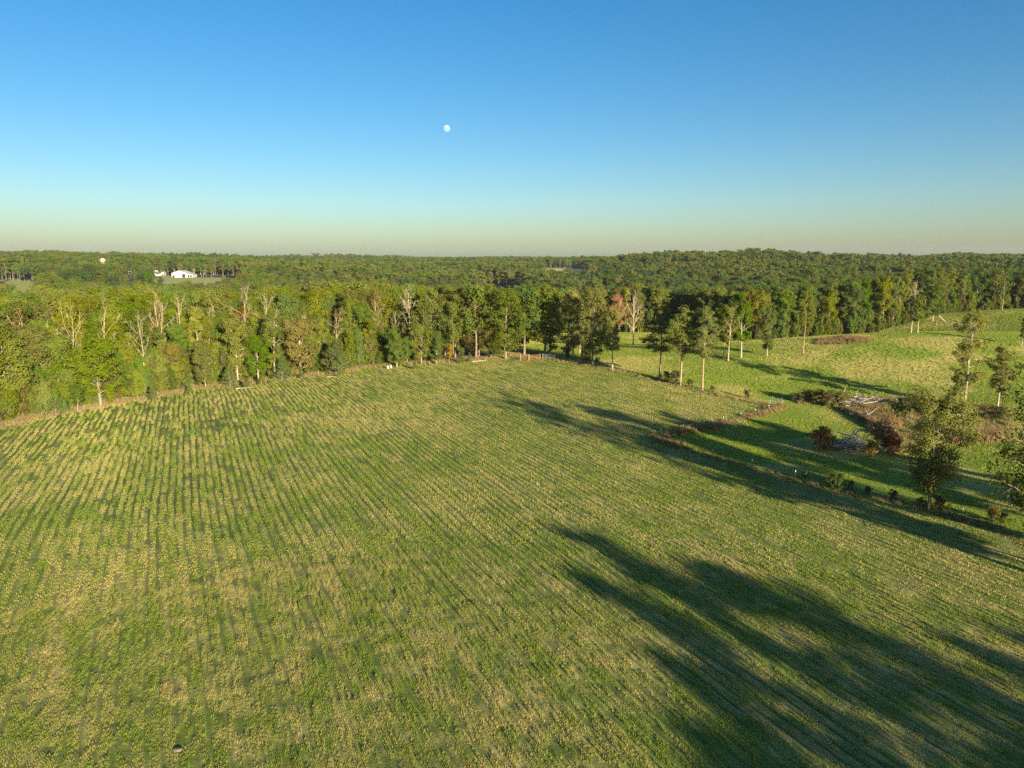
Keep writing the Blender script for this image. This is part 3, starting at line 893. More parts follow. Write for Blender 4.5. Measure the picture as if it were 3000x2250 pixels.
x, y = jitter_grid(-330, 20, 100, 345, 6.0, 41)
ok = inpoly(x, y, LEFT_WOOD) & view_ok(x, y, 42) & (seg_dist(x, y, LEFT_EDGE) > 5.5)
lw = np.stack([x[ok], y[ok], seg_dist(x[ok], y[ok], LEFT_EDGE)], 1)
lw = lw[np.argsort(lw[:, 2] + 0.12 * np.hypot(lw[:, 0], lw[:, 1]))]
x, y = jitter_grid(-60, 520, 295, 560, 6.4, 42)
redge = RIGHT_WOOD[:16]
ok = inpoly(x, y, RIGHT_WOOD) & view_ok(x, y, 42)
rw = np.stack([x[ok], y[ok], seg_dist(x[ok], y[ok], redge)], 1)
rw = rw[np.argsort(rw[:, 2] + 0.12 * np.hypot(rw[:, 0], rw[:, 1]))]
NL, NR = 170, 100
TONES = [OLIVE, GREENL, (0.138, 0.158, 0.018), (0.108, 0.150, 0.017), (0.140, 0.138, 0.020), (0.090, 0.125, 0.018), (0.138, 0.160, 0.018), RUSTY]
TW = [.23, .17, .17, .16, .11, .09, .065, .005]
ORD = ['first', 'second', 'third', 'fourth', 'fifth', 'sixth', 'seventh', 'eighth', 'ninth', 'tenth', 'eleventh', 'twelfth', 'thirteenth', 'fourteenth', 'fifteenth', 'sixteenth', 'seventeenth',
       'eighteenth', 'nineteenth', 'twentieth']
MARK_L = [(20, 'bulky pale frame edge tree'), (100, 'ragged pale tree'), (178, 'green tree left of the great dead fork'), (228, 'great forked dead tree'), (296, 'dense rounded tree'), (355, 'thin leaning dead trunk'),
          (404, 'thin leaved low tree'), (470, 'long leaning dead trunk'), (512, 'orange tipped tree'), (603, 'stub trunked olive tree'), (697, 'tall full olive tree'), (757, 'dark green tree'),
          (806, 'pale columnar tree'), (882, 'rust tinged tree'), (985, 'largest cedar'), (1049, 'twin trunked tree'), (1122, 'small shaded tree'), (1199, 'tall bare dead tree'), (1268, 'straight trunked tree'),
          (1317, 'yellow sapling'), (1394, 'brown flecked oak'), (1482, 'big end tree')]
MARK_R = [(1250, 'straight trunked tree of the left wood'), (1394, 'brown flecked oak'), (1482, 'big end tree of the left wood'), (1596, 'dense dark gate tree'), (1736, 'thick white fence trunk'), (1812, 'russet oak'),
          (1855, 'bare white branched tree'), (1931, 'leftmost pine'), (1994, 'leaning pine'), (2058, 'straight pine'), (2120, 'pasture pair'), (2171, 'slanting white stem'), (2247, 'white footed pasture tree'),
          (2353, 'pine pole'), (2430, 'left half of the brown weeds'), (2510, 'right half of the brown weeds'), (2590, 'bare knoll crest'), (2669, 'two stemmed dead tree'), (2732, 'leaning log'),
          (2836, 'tallest open tree'), (2936, 'naked dead pole'), (2993, 'knoll tree')]
counts = {}


def which(x, y, marks, wood):
    """the tree's place in its wood, counted back from what stands before it"""
    u = proj((x, y, float(hz(x, y)) + 10))[0]
    t = min(marks, key=lambda q: abs(q[0] - u))[1]
    counts[(wood, t)] = counts.get((wood, t), 0) + 1
    return f'{ORD[counts[(wood, t)] - 1]} {wood} tree back behind the {t}'


def tone(rg): return TONES[rg.choice(len(TONES), p=TW)]


def in_frame(a): return np.abs(np.arctan2(a[:, 0], a[:, 1])) < math.radians(35.3)


rg = np.random.default_rng(77)
fl = in_frame(lw); fr_ = in_frame(rw)
lw_in, rest_l = lw[fl][:NL], np.concatenate([lw[fl][NL:], lw[~fl]])
rw_in, rest_r = rw[fr_][:NR], np.concatenate([rw[fr_][NR:], rw[~fr_]])
for (x, y, d) in lw_in[np.argsort(lw_in[:, 2])]:
    near_e = d < 13
    if near_e and rg.uniform() < 0.3: continue
    h = rg.uniform(10, 14.5) if near_e else (rg.uniform(15, 19) if d < 20 else rg.uniform(18.0, 22.5))
    place(K_FOREST if not near_e else (K_EDGE if rg.uniform() < .6 else K_SLIM), (x, y), h, 'broadleaf_tree', which(x, y, MARK_L, 'leafy left wood'), 'tree', 'canopy of the left wood', tuple(1.02 * q for q in tone(rg)))
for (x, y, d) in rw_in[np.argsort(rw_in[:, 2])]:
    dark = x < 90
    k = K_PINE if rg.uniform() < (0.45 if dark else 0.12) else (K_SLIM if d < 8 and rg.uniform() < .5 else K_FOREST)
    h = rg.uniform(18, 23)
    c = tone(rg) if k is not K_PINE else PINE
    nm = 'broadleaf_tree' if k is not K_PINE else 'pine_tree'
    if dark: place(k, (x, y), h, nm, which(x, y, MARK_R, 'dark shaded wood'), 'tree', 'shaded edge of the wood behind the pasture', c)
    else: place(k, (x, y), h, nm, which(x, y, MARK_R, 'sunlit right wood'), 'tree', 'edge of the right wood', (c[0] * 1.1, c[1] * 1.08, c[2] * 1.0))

# ------------------------------------------------------------------ scatter: one object that repeats small forms with geometry nodes
def proto(name, parts, col=(1, 1, 1)):
    """an unlinked object from [(V, F, material, v or None)]"""
    V, F, fm, vv, mats, n = [], [], [], [], [], 0
    for (v, f, m, a) in parts:
        f = np.asarray(f)
        V.append(v); F.append(f + n); n += len(v)
        fm.append(np.full(len(f), len(mats))); mats.append(m)
        vv.append(np.asarray(a) if a is not None else np.full(len(f), 0.5))
    me = mesh_np(name, np.concatenate(V), F, mats, np.concatenate(fm), attrs={'v': ('FACE', np.concatenate(vv))})
    a = me.attributes.new('tint', 'FLOAT_COLOR', 'FACE')
    a.data.foreach_set('color', np.tile(np.array([*col, 1.0], np.float32), len(me.polygons)))
    o = bpy.data.objects.new(name, me)
    return o


def scatter(name, P, rot, scl, idx, protos, label, kind='stuff', attrs=None):
    me = bpy.data.meshes.new(name)
    P = np.asarray(P, np.float32)
    me.vertices.add(len(P)); me.vertices.foreach_set('co', P.ravel())
    a = me.attributes.new('rz', 'FLOAT_VECTOR', 'POINT'); a.data.foreach_set('vector', np.asarray(rot, np.float32).ravel())
    a = me.attributes.new('sc', 'FLOAT_VECTOR', 'POINT'); a.data.foreach_set('vector', np.asarray(scl, np.float32).ravel())
    a = me.attributes.new('ix', 'INT', 'POINT'); a.data.foreach_set('value', np.asarray(idx, np.int32))
    for k, val in (attrs or {}).items():
        a = me.attributes.new(k, 'FLOAT', 'POINT'); a.data.foreach_set('value', np.asarray(val, np.float32))
    ng = bpy.data.node_groups.new(name + ' nodes', 'GeometryNodeTree')
    ng.interface.new_socket('Geometry', in_out='INPUT', socket_type='NodeSocketGeometry')
    ng.interface.new_socket('Geometry', in_out='OUTPUT', socket_type='NodeSocketGeometry')
    gi = ng.nodes.new('NodeGroupInput'); go = ng.nodes.new('NodeGroupOutput')
    jn = ng.nodes.new('GeometryNodeJoinGeometry')
    for pr in reversed(protos):
        oi = ng.nodes.new('GeometryNodeObjectInfo'); oi.inputs['Object'].default_value = pr; oi.inputs['As Instance'].default_value = True
        ng.links.new(oi.outputs['Geometry'], jn.inputs[0])
    ip = ng.nodes.new('GeometryNodeInstanceOnPoints')
    ng.links.new(gi.outputs[0], ip.inputs['Points']); ng.links.new(jn.outputs[0], ip.inputs['Instance'])
    ip.inputs['Pick Instance'].default_value = True

    def na_(nm, typ):
        n = ng.nodes.new('GeometryNodeInputNamedAttribute'); n.data_type = typ; n.inputs['Name'].default_value = nm
        return n.outputs['Attribute']
    ng.links.new(na_('ix', 'INT'), ip.inputs['Instance Index'])
    e2r = ng.nodes.new('FunctionNodeEulerToRotation')
    ng.links.new(na_('rz', 'FLOAT_VECTOR'), e2r.inputs[0])
    ng.links.new(e2r.outputs[0], ip.inputs['Rotation'])
    ng.links.new(na_('sc', 'FLOAT_VECTOR'), ip.inputs['Scale'])
    ng.links.new(ip.outputs[0], go.inputs[0])
    o = obj(name, me, kind=kind, label=label)
    md = o.modifiers.new('scatter', 'NODES'); md.node_group = ng
    return o


# far trees: lighter crowns; three sizes of detail
def far_protos(tag_, n, seed, lpc, ls, clumps, limbs, cols, **kw):
    res = []
    for i in range(n):
        tv, cv = grow(seed + i, h=20, hb=0.34, R=5.0, prof='oval', limbs=limbs, up=36, clumps=clumps, cr=1.6, out=0.95, lpc=lpc, ls=ls, sides=4, twig=False, **kw)
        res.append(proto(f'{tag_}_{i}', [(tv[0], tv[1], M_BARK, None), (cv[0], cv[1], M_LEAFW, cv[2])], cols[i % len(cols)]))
    return res


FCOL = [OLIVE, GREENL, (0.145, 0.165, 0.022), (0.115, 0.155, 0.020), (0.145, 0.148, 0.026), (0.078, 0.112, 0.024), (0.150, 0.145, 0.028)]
FCOL_HAZE = [tuple(q * k for q, k in zip(c, (0.80, 0.86, 1.15))) for c in FCOL]  # valley haze put into the far leaf colours: darker and bluer
P_MID = far_protos('woodland tree', 7, 900, 26, 0.62, 4, 20, FCOL_HAZE)
P_MIDB = far_protos('left wood tree', 7, 900, 30, 0.55, 4, 22, [tuple(1.04 * q for q in c) for c in FCOL])
P_FAR = far_protos('far tree', 7, 950, 14, 1.05, 3, 16, FCOL_HAZE)
P_DIST = far_protos('distant tree', 5, 980, 9, 1.7, 2, 12, FCOL_HAZE)


def pick(pts, rg, nvar, seed):
    """tree forms in drifts: the dark form (number 5) paints shadow bands in patches"""
    ix = rg.integers(0, nvar, len(pts))
    dk = fbm(pts[:, 0] / 90, pts[:, 1] / 90, seed + 60, 2)
    if nvar > 5:
        ix = np.where((ix == 5) & (dk < 0.5), 2, ix)
        ix = np.where((dk > 0.62) & (rg.uniform(size=len(pts)) < 0.6), 5, ix)
    return ix


def wood_points(pts, h0, h1, seed, nvar, wide=1.0):
    rg = np.random.default_rng(seed)
    n = len(pts)
    z = hz(pts[:, 0], pts[:, 1])
    h = (rg.uniform(h0, h1, n) + 9.0 * (fbm(pts[:, 0] / 60, pts[:, 1] / 60, seed + 40, 2) - 0.5)) / 20.0
    w = h * rg.uniform(0.72, 1.35, n) * wide
    rot = np.zeros((n, 3)); rot[:, 2] = rg.uniform(0, 6.28, n)
    return np.column_stack([pts, z]), rot, np.column_stack([w, w, h]), pick(pts, rg, nvar, seed)


blocked = [FIELD, PASTURE, LEFT_WOOD, RIGHT_WOOD] + [p for _, p in CLEARINGS]


def free(x, y):
    m = np.ones(x.shape, bool)
    for p in blocked[:4]: m &= ~inpoly(x, y, p)
    lone = _hash(np.floor(x * 3), np.floor(y * 3), 17) < 0.5 * (fbm(x / 60, y / 60, 205, 2) > 0.46)
    for p in blocked[4:]: m &= ~inpoly(x, y, p) | lone
    return m


# open sight lines: (u0, u1, image row of the lowest thing seen, its distance); no tall trees stand in front of it
SIGHT = [(-20, 105, 852, 700), (498, 572, 814, 870), (590, 690, 823, 868), (1425, 1515, 846, 868), (1600, 1712, 795, 1480),
         (278, 322, 770, 1290), (450, 478, 806, 880), (364, 384, 800, 900)]


def clear_view(pts, hmax):
    x, y = pts[:, 0], pts[:, 1]
    z = hz(x, y) + hmax
    f = y * CP - (z - CAMH) * SP
    u = CX + FPX * x / f
    v = CY - FPX * (y * SP + (z - CAMH) * CP) / f
    keep = np.ones(len(x), bool)
    wpx = FPX * 3.5 / f
    for (u0, u1, vb, dd) in SIGHT:
        keep &= ~((u > u0 - wpx) & (u < u1 + wpx) & (v < vb) & (y < dd))
    return pts[keep]


rest = rest_r[:, :2]
X, Y = jitter_grid(-620, 620, 180, 820, 7.6, 51)
r = np.hypot(X, Y)
m = free(X, Y) & view_ok(X, Y, 42) & (r < 760)
# open, park-like country on the left between the meadows
openm = (X < -150) & (Y > 335) & (Y < 700)
m &= ~(openm & (fbm(X / 55, Y / 55, 201, 2) < 0.44))
mid = np.concatenate([rest, clear_view(np.column_stack([X[m], Y[m]]), 17.0)])
Pm = wood_points(mid, 15.5, 21.0, 5, len(P_MID))
Pl = wood_points(rest_l[:, :2], 16.5, 21.5, 8, len(P_MIDB))
scatter('wood_canopy', *Pl, P_MIDB, 'yellow green canopy closing the back of the left wood')
scatter('woodland', *Pm, P_MID, 'mixed autumn green woodland canopy rolling behind the nearer trees')
X, Y = jitter_grid(-1750, 1750, 500, 2100, 10.5, 52)
r = np.hypot(X, Y)
m = free(X, Y) & view_ok(X, Y, 41) & (r >= 760) & (r < 2050)
m &= ~((X < -250) & (Y < 1100) & (fbm(X / 80, Y / 80, 203, 2) < 0.36))
Pf = wood_points(clear_view(np.column_stack([X[m], Y[m]]), 17.0), 14, 21, 6, len(P_FAR), 1.25)
scatter('far_woodland', *Pf, P_FAR, 'far woodland covering the low hills')
X, Y = jitter_grid(-4600, 4600, 1400, 6000, 24, 53)
r = np.hypot(X, Y)
m = view_ok(X, Y, 40) & (r >= 2050) & (r < 5800)
Pd = wood_points(np.column_stack([X[m], Y[m]]), 12, 23, 7, len(P_DIST), 1.8)
scatter('distant_woodland', *Pd, P_DIST, 'distant woodland ridge along the horizon')
# ------------------------------------------------------------------ grass and undergrowth
def blade_mat(name, green, straw, inst=True):
    m, nt, out = new_mat(name)
    v = N(nt, 'ShaderNodeAttribute', attribute_name='v').outputs['Fac']
    an = N(nt, 'ShaderNodeAttribute', attribute_name='dry'); an.attribute_type = 'INSTANCER'
    oi = N(nt, 'ShaderNodeObjectInfo')
    f = maprange(nt, math_n(nt, 'SUBTRACT', math_n(nt, 'ADD', an.outputs['Fac'], 0.0), v), -0.12, 0.12)
    g = mix_n(nt, oi.outputs['Random'], green, tuple(c * 1.18 for c in green))
    s = mix_n(nt, oi.outputs['Random'], straw, tuple(c * 0.86 for c in straw))
    colr = mix_n(nt, f, g, s)
    d = N(nt, 'ShaderNodeBsdfDiffuse'); t = N(nt, 'ShaderNodeBsdfTranslucent')
    nt.links.new(colr, d.inputs['Color']); nt.links.new(colr, t.inputs['Color'])
    mx = N(nt, 'ShaderNodeMixShader'); mx.inputs[0].default_value = 0.35
    nt.links.new(d.outputs[0], mx.inputs[1]); nt.links.new(t.outputs[0], mx.inputs[2])
    nt.links.new(mx.outputs[0], out.inputs[0])
    return m


def tuft(name, seed, n, sx, sy, h0, h1, w, mat, lean=0.45, sway=(0, 0)):
    """blades over an sx by sy patch"""
    rg = np.random.default_rng(seed)
    x, y = rg.uniform(-.5, .5, n) * sx, rg.uniform(-.5, .5, n) * sy
    a = rg.uniform(0, 6.28, n)
    h = rg.uniform(h0, h1, n)
    lx, ly = rg.normal(size=n) * lean * h + sway[0] * h, rg.normal(size=n) * lean * h + sway[1] * h
    wx, wy = np.cos(a) * w * .5, np.sin(a) * w * .5
    z0 = np.full(n, -0.05)
    A = np.stack([x - wx, y - wy, z0], 1); B = np.stack([x + wx, y + wy, z0], 1)
    M1 = np.stack([x + wx * .8 + lx * .35, y + wy * .8 + ly * .35, h * .6], 1)
    Tp = np.stack([x + lx, y + ly, h], 1)
    M2 = np.stack([x - wx * .8 + lx * .35, y - wy * .8 + ly * .35, h * .6], 1)
    V = np.stack([A, B, M1, Tp, M2], 1).reshape(-1, 3)
    i = np.arange(n)[:, None] * 5
    F4 = i + np.array([[0, 1, 2, 4]]); F3 = i + np.array([[4, 2, 3]])
    v = rg.uniform(0, 1, n)
    me = mesh_np(name, V, [F4, F3], [mat], attrs={'v': ('FACE', np.concatenate([v, v]))})
    return bpy.data.objects.new(name, me)


def ring_points(r0, r1, step, seed, deg=39.5):
    rg = np.random.default_rng(seed)
    X, Y = np.meshgrid(np.arange(-r1 * .66, r1 * .66, step), np.arange(r0 * .7, r1, step))
    X = (X + rg.uniform(-.5, .5, X.shape) * step).ravel(); Y = (Y + rg.uniform(-.5, .5, Y.shape) * step).ravel()
    r = np.hypot(X, Y)
    k = (r >= r0) & (r < r1) & view_ok(X, Y, deg)
    return X[k], Y[k]


M_BLADE = blade_mat('field grass blades', (0.180, 0.240, 0.034), (0.48, 0.405, 0.14))
M_BLADE_P = blade_mat('pasture grass blades', (0.215, 0.275, 0.036), (0.48, 0.42, 0.135))
for (nm, mt, poly, lab, is_field) in [('field_grass', M_BLADE, FIELD, 'short mown grass and straw stubble growing over the hay field', True),
                                      ('pasture_grass', M_BLADE_P, PASTURE, 'short green grass growing over the pasture', False)]:
    near_p = [tuft(f'{nm} tuft {i}', 300 + i, 44, 0.22, 1.2, 0.05, 0.19, 0.032, mt) for i in range(4)]
    mid_p = [tuft(f'{nm} clump {i}', 320 + i, 48, 0.34, 2.8, 0.06, 0.17, 0.05, mt) for i in range(4)]
    far_p = [tuft(f'{nm} far clump {i}', 340 + i, 50, 0.42, 3.6, 0.07, 0.18, 0.085, mt) for i in range(4)]
    XX, YY, SC, IX = [], [], [], []
    for (r0, r1, step, seed, base) in [(38, 78, 0.44, 1, 0), (78, 135, 0.66, 2, 4), (135, 400, 1.0, 3, 8)]:
        X, Y = ring_points(r0, r1, step, seed)
        k = inpoly(X, Y, poly)
        X, Y = X[k], Y[k]
        XX.append(X); YY.append(Y); IX.append(base + np.random.default_rng(seed).integers(0, 4, len(X)))
    X, Y, IX = np.concatenate(XX), np.concatenate(YY), np.concatenate(IX)
    rg = np.random.default_rng(9)
    if is_field:
        q_, l_ = row_coord(X, Y)
        st0 = field_attrs(X, Y)[0]
        k = rg.uniform(size=len(X)) < 1.0 - np.minimum(1.0, 1.6 * st0) * np.exp(-(np.abs(q_ / ROW_W - np.round(q_ / ROW_W)) * ROW_W / 0.29) ** 2) - 0.6 * gap_shade(X, Y)
        X, Y, IX = X[k], Y[k], IX[k]
        pr, dr, re, q_, tr = field_attrs(X, Y)
        hs_ = 1.0 - 0.65 * pr * (1 - furrow(q_)) - 0.6 * tr
        sa_, ca_ = math.sin(ROW_AZ) * 0.5, math.cos(ROW_AZ) * 0.5
        rotz = -ROW_AZ + row_coord(X + sa_, Y + ca_)[0] - row_coord(X - sa_, Y - ca_)[0] + rg.normal(size=len(X)) * 0.03
    else:
        dr = np.clip(0.75 * sstep(0.42, 0.72, fbm(X / 14, Y / 14, 131, 4)) + 0.5 * (fbm(X / 2.5, Y / 2.5, 133, 3) - 0.42), 0, 1)
        re = 0
        hs_ = 0.6 + 0.5 * fbm(X / 3, Y / 3, 141, 2)
        rotz = rg.uniform(0, 6.28, len(X))
    hs_ = hs_ * (0.55 + 0.9 * fbm(X / 1.1, Y / 1.1, 143, 2))
    P = np.column_stack([X, Y, hz(X, Y) + re])
    rot = np.zeros((len(X), 3)); rot[:, 2] = rotz
    sc = np.column_stack([np.ones(len(X)), np.ones(len(X)), hs_])
    scatter(nm, P, rot, sc, IX, near_p + mid_p + far_p, lab, attrs={'dry': np.clip(dr + rg.normal(size=len(X)) * 0.06, 0, 1)})

# tall dry grass on verges, fence lines and waste ground
M_DRY = blade_mat('dry verge grass', (0.17, 0.17, 0.05), (0.38, 0.295, 0.135))
M_WEED = blade_mat('brown weeds', (0.20, 0.14, 0.06), (0.33, 0.235, 0.11))
dry_p = [tuft(f'dry tuft {i}', 400 + i, 44, 0.9, 0.9, 0.25, 0.8, 0.05, M_DRY, 0.3) for i in range(5)]
weed_p = [tuft(f'weed tuft {i}', 420 + i, 50, 1.0, 1.0, 0.5, 1.5, 0.06, M_WEED, 0.16) for i in range(5)]


def along(pts, width, step, seed, off=0.0):
    rg = np.random.default_rng(seed)
    out_ = []
    for a, b in zip(pts[:-1], pts[1:]):
        a, b = np.array(a[:2]), np.array(b[:2])
        L = np.linalg.norm(b - a); n = max(1, int(L / step))
        d = (b - a) / L; nr_ = np.array([-d[1], d[0]])
        t = (np.arange(n) + rg.uniform(0, 1, n)) / n
        for q in range(max(1, int(width / 0.7))):
            w = off + rg.normal(size=n) * width * 0.3
            out_.append(a + np.outer(t, b - a) + np.outer(w, nr_) + rg.normal(size=(n, 2)) * 0.3)
    return np.concatenate(out_)


def dry_scatter(name, pts, protos, label, s0, s1, seed, dryness=0.6):
    rg = np.random.default_rng(seed)
    n = len(pts)
    rot = np.zeros((n, 3)); rot[:, 2] = rg.uniform(0, 6.28, n)
    s = rg.uniform(s0, s1, n) * (0.6 + 0.8 * fbm(pts[:, 0] / 4, pts[:, 1] / 4, seed, 2))
    d = np.clip(dryness + 0.9 * (fbm(pts[:, 0] / 5, pts[:, 1] / 5, seed + 3, 2) - 0.5) + rg.normal(size=n) * 0.1, 0, 1)
    return scatter(name, np.column_stack([pts, hz(pts[:, 0], pts[:, 1])]), rot, np.column_stack([s ** .5, s ** .5, s]), rg.integers(0, len(protos), n), protos, label, attrs={'dry': d})


def fill_poly(poly, step, seed):
    p = np.array(poly)
    X, Y = jitter_grid(p[:, 0].min(), p[:, 0].max(), p[:, 1].min(), p[:, 1].max(), step, seed)
    k = inpoly(X, Y, poly)
    return np.column_stack([X[k], Y[k]])


LE = LEFT_EDGE[1:]
vp = along(LE, 6.5, 0.55, 61, 1.2)
dry_scatter('dry_grass', vp, dry_p, 'tan dry grass verge between the hay field and the left wood', 0.5, 1.2, 62, 0.75)
fp = np.concatenate([along(FENCE_A, 2.6, 0.5, 63), along(FENCE_B, 2.2, 0.6, 64), along(FENCE_C, 2.4, 0.6, 65)])
dry_scatter('fence_grass', fp, dry_p, 'strip of rank brown grass along the right fence', 0.28, 0.85, 66, 0.58)
WASTE = PX([(2330, 1170), (2440, 1160), (2620, 1166), (2760, 1176), (2880, 1188), (2960, 1200), (2965, 1285), (2800, 1300), (2740, 1296), (2640, 1330), (2560, 1262), (2500, 1225), (2450, 1195), (2340, 1184)])
wp = fill_poly(WASTE, 0.62, 67)
dry_scatter('waste_grass', wp, dry_p, 'rank tan grass and weeds filling the brush hollow', 0.5, 1.4, 68, 0.52)
reed = np.concatenate([fill_poly(PX([(2470, 1205), (2600, 1196), (2640, 1250), (2580, 1264), (2510, 1222)]), 0.5, 69), fill_poly(PX([(2760, 1282), (2930, 1272), (2930, 1296), (2800, 1303)]), 0.5, 70)])
dry_scatter('reeds', reed, weed_p, 'upright brown dry weed stems in the brush hollow', 0.8, 1.3, 71, 0.7)
wd = np.concatenate([fill_poly(PX([(2390, 1010), (2400, 996), (2470, 987), (2545, 990), (2550, 1002), (2480, 1010)]), 0.7, 72),
                     along(PX([(2290, 1190), (2250, 1206), (2180, 1224)]), 2.2, 0.5, 73), along(PX([(2140, 1240), (2060, 1258), (1990, 1272), (1925, 1284), (1950, 1300), (2010, 1318)]), 2.4, 0.45, 74)])
dry_scatter('weeds', wd, weed_p, 'brown weed patches in the pasture and along the crossing fence', 0.35, 0.8, 75, 0.55)
# undergrowth filling the lower edge of the woods
P_UNDER = []
for i, c in enumerate([OLIVE, GREENL, PALE, (0.11, 0.10, 0.03), (0.085, 0.12, 0.022)]):
    tv, cv = grow(1200 + i, h=3.2, hb=0.02, R=1.7, prof='oval', limbs=20, up=45, clumps=3, cr=0.5, lpc=26, ls=0.30, flat=0.95, trunk_r=0.05, sides=4, twig=False)
    P_UNDER.append(proto(f'undergrowth bush {i}', [(tv[0], tv[1], M_BARK, None), (cv[0], cv[1], M_LEAFW, cv[2])], c))
up1 = along(LE[:-3], 8.0, 1.3, 81, 6.5)
up2 = along(LE[:-3], 10.0, 2.0, 84, 13.0)
up3 = along(RIGHT_WOOD[:16], 6.0, 2.6, 82, 2.5)
und = np.concatenate([up1, up2, up3])
und = und[~(inpoly(und[:, 0], und[:, 1], FIELD)) & view_ok(und[:, 0], und[:, 1], 41)]
rg = np.random.default_rng(83)
n = len(und); rot = np.zeros((n, 3)); rot[:, 2] = rg.uniform(0, 6.28, n)
sx = rg.uniform(0.55, 1.5, n); szz = sx * rg.uniform(0.8, 1.9, n)
scatter('undergrowth', np.column_stack([und, hz(und[:, 0], und[:, 1])]), rot, np.column_stack([sx, sx, szz]), rg.integers(0, 5, n), P_UNDER, 'tangled green undergrowth along the feet of the woods')

# ------------------------------------------------------------------ fences, gates and posts
M_POST = plain_mat('steel post', (0.10, 0.12, 0.09), 0.6, 0.2, 8)
M_WOODPOST = plain_mat('weathered post wood', (0.34, 0.26, 0.17), 0.9, 0.3, 8)
M_CAP = plain_mat('white insulator', (0.8, 0.8, 0.78), 0.4, 0.05, 8)
M_WIRE = plain_mat('galvanised wire', (0.30, 0.30, 0.29), 0.4, 0.1, 20, metal=0.6)
M_RUST = plain_mat('rusty steel', (0.24, 0.11, 0.06), 0.8, 0.4, 9)
M_GREYSTEEL = plain_mat('grey steel', (0.25, 0.26, 0.27), 0.5, 0.2, 9, metal=0.4)


def resample(pts, step):
    p = np.array([q[:2] for q in pts]); d = np.concatenate([[0], np.cumsum(np.linalg.norm(np.diff(p, axis=0), axis=1))])
    s = np.arange(0, d[-1], step)
    return np.column_stack([np.interp(s, d, p[:, 0]), np.interp(s, d, p[:, 1])])


post_me = mesh_np('post', *tube([(0, 0, -0.4), (0, 0, 1.25)], [0.045, 0.04], 6), [M_WOODPOST])
tpost_me = mesh_np('steel post', *tube([(0, 0, -0.4), (0, 0, 1.35)], [0.03, 0.028], 5), [M_POST])
cap_me = mesh_np('post cap', *tube([(0, 0, 1.27), (0, 0, 1.47)], [0.06, 0.055], 6), [M_CAP])


def fence(name, pts, step, post_mesh, label, caps=False, seed=0):
    rg = np.random.default_rng(seed)
    q = resample(pts, step)
    root = bpy.data.objects.new(name, None); COL.objects.link(root)
    z0 = float(hz(*q[0])); root.location = (q[0][0], q[0][1], z0)
    tag(root, label, 'fence')
    tops = []
    for (x_, y_) in q:
        z = float(hz(x_, y_))
        p = obj('post', post_mesh, root, loc=(x_ - q[0][0], y_ - q[0][1], z - z0))
        p.rotation_euler = (rg.normal() * .04, rg.normal() * .04, rg.uniform(0, 3))
        if caps: obj('post_cap', cap_me, p)
        tops.append((x_ - q[0][0], y_ - q[0][1], z - z0))
    W_ = []
    for hgt in (0.35, 0.75, 1.15):
        W_.append(tube([(a, b, c + hgt) for a, b, c in tops], np.full(len(tops), 0.006), 3, False))
    obj('wire', mesh_np('wire', *join(W_), [M_WIRE]), root)
    return root


fence('wire_fence', [tuple(np.array(p) + np.array([0.6, -1.2])) for p in LE[2:]], 9.0, post_me, 'low wire fence on wooden posts along the left wood verge', seed=1)
fence('wire_fence', FENCE_A[2:], 7.5, tpost_me, 'wire fence running under the pines to the small gate', seed=2)
fence('wire_fence', FENCE_B, 7.0, tpost_me, 'short crossing fence with white topped posts through brown weeds', True, 3)
fence('wire_fence', FENCE_C[:-3], 7.5, tpost_me, 'near fence with white topped posts passing the oak', True, 4)


def gate(name, u0, v0, u1, v1, hgt, rails, mat, label):
    a, b = gp(u0, v0), gp(u1, v1)
    root = bpy.data.objects.new(name, None); COL.objects.link(root)
    root.location = a; tag(root, label, 'gate')
    d = b - a
    for t, nm in ((0, 'post'), (1, 'post')):
        q = d * t
        obj(nm, mesh_np('gate post', *tube([q + [0, 0, -.3], q + [0, 0, hgt + .25]], [0.09, 0.08], 8), [M_WOODPOST if mat is M_RUST else mat]), root)
    for k in range(rails):
        z = 0.25 + (hgt - 0.25) * k / (rails - 1)
        obj('rail', mesh_np('rail', *tube([d * .02 + [0, 0, z], d * .98 + [0, 0, z]], [0.045, 0.045], 6), [mat]), root)
    for t in (0.33, 0.66):
        obj('brace', mesh_np('brace', *tube([d * t + [0, .03, .2], d * t + [0, .03, hgt]], [0.035, 0.035], 5), [mat]), root)
    return root


gate('gate', 1525, 1056, 1549, 1056, 1.7, 6, M_RUST, 'rusty cattle panel, leftmost at the fence corner')
gate('gate', 1550, 1057, 1582, 1054, 1.7, 6, M_RUST, 'rusty cattle panel right of the leftmost one at the corner')
gate('gate', 1590, 1052, 1624, 1052, 1.5, 6, M_GREYSTEEL, 'grey steel gate in front of the dense dark tree')
gate('gate', 1627, 1048, 1650, 1046, 1.9, 5, M_RUST, 'brown tube gate right of the grey one')
gate('gate', 1566, 1036, 1580, 1036, 1.5, 4, M_RUST, 'small rail gate standing behind the corner panels')
gate('gate', 2261, 1188, 2289, 1192, 1.9, 4, M_POST, 'dark narrow gate at the end of the pine fence')
green_p = obj('marker_post', mesh_np('marker post', *tube([(0, 0, -.3), (0, 0, 1.7)], [0.06, 0.06], 6), [plain_mat('green plastic', (0.05, 0.5, 0.15), 0.5, 0.1, 5)]),
              label='thin bright green marker post left of the dark gate', cat='post', loc=gp(2255, 1194))

# ------------------------------------------------------------------ brush piles, logs, stone, boxes
M_LOG = plain_mat('grey weathered logs', (0.36, 0.335, 0.30), 0.9, 0.3, 4, 0.4)
M_LOGPALE = plain_mat('peeled pale logs', (0.35, 0.295, 0.215), 0.85, 0.3, 4, 0.3)
M_TWIG = plain_mat('brush twigs', (0.20, 0.155, 0.11), 0.9, 0.35, 4)


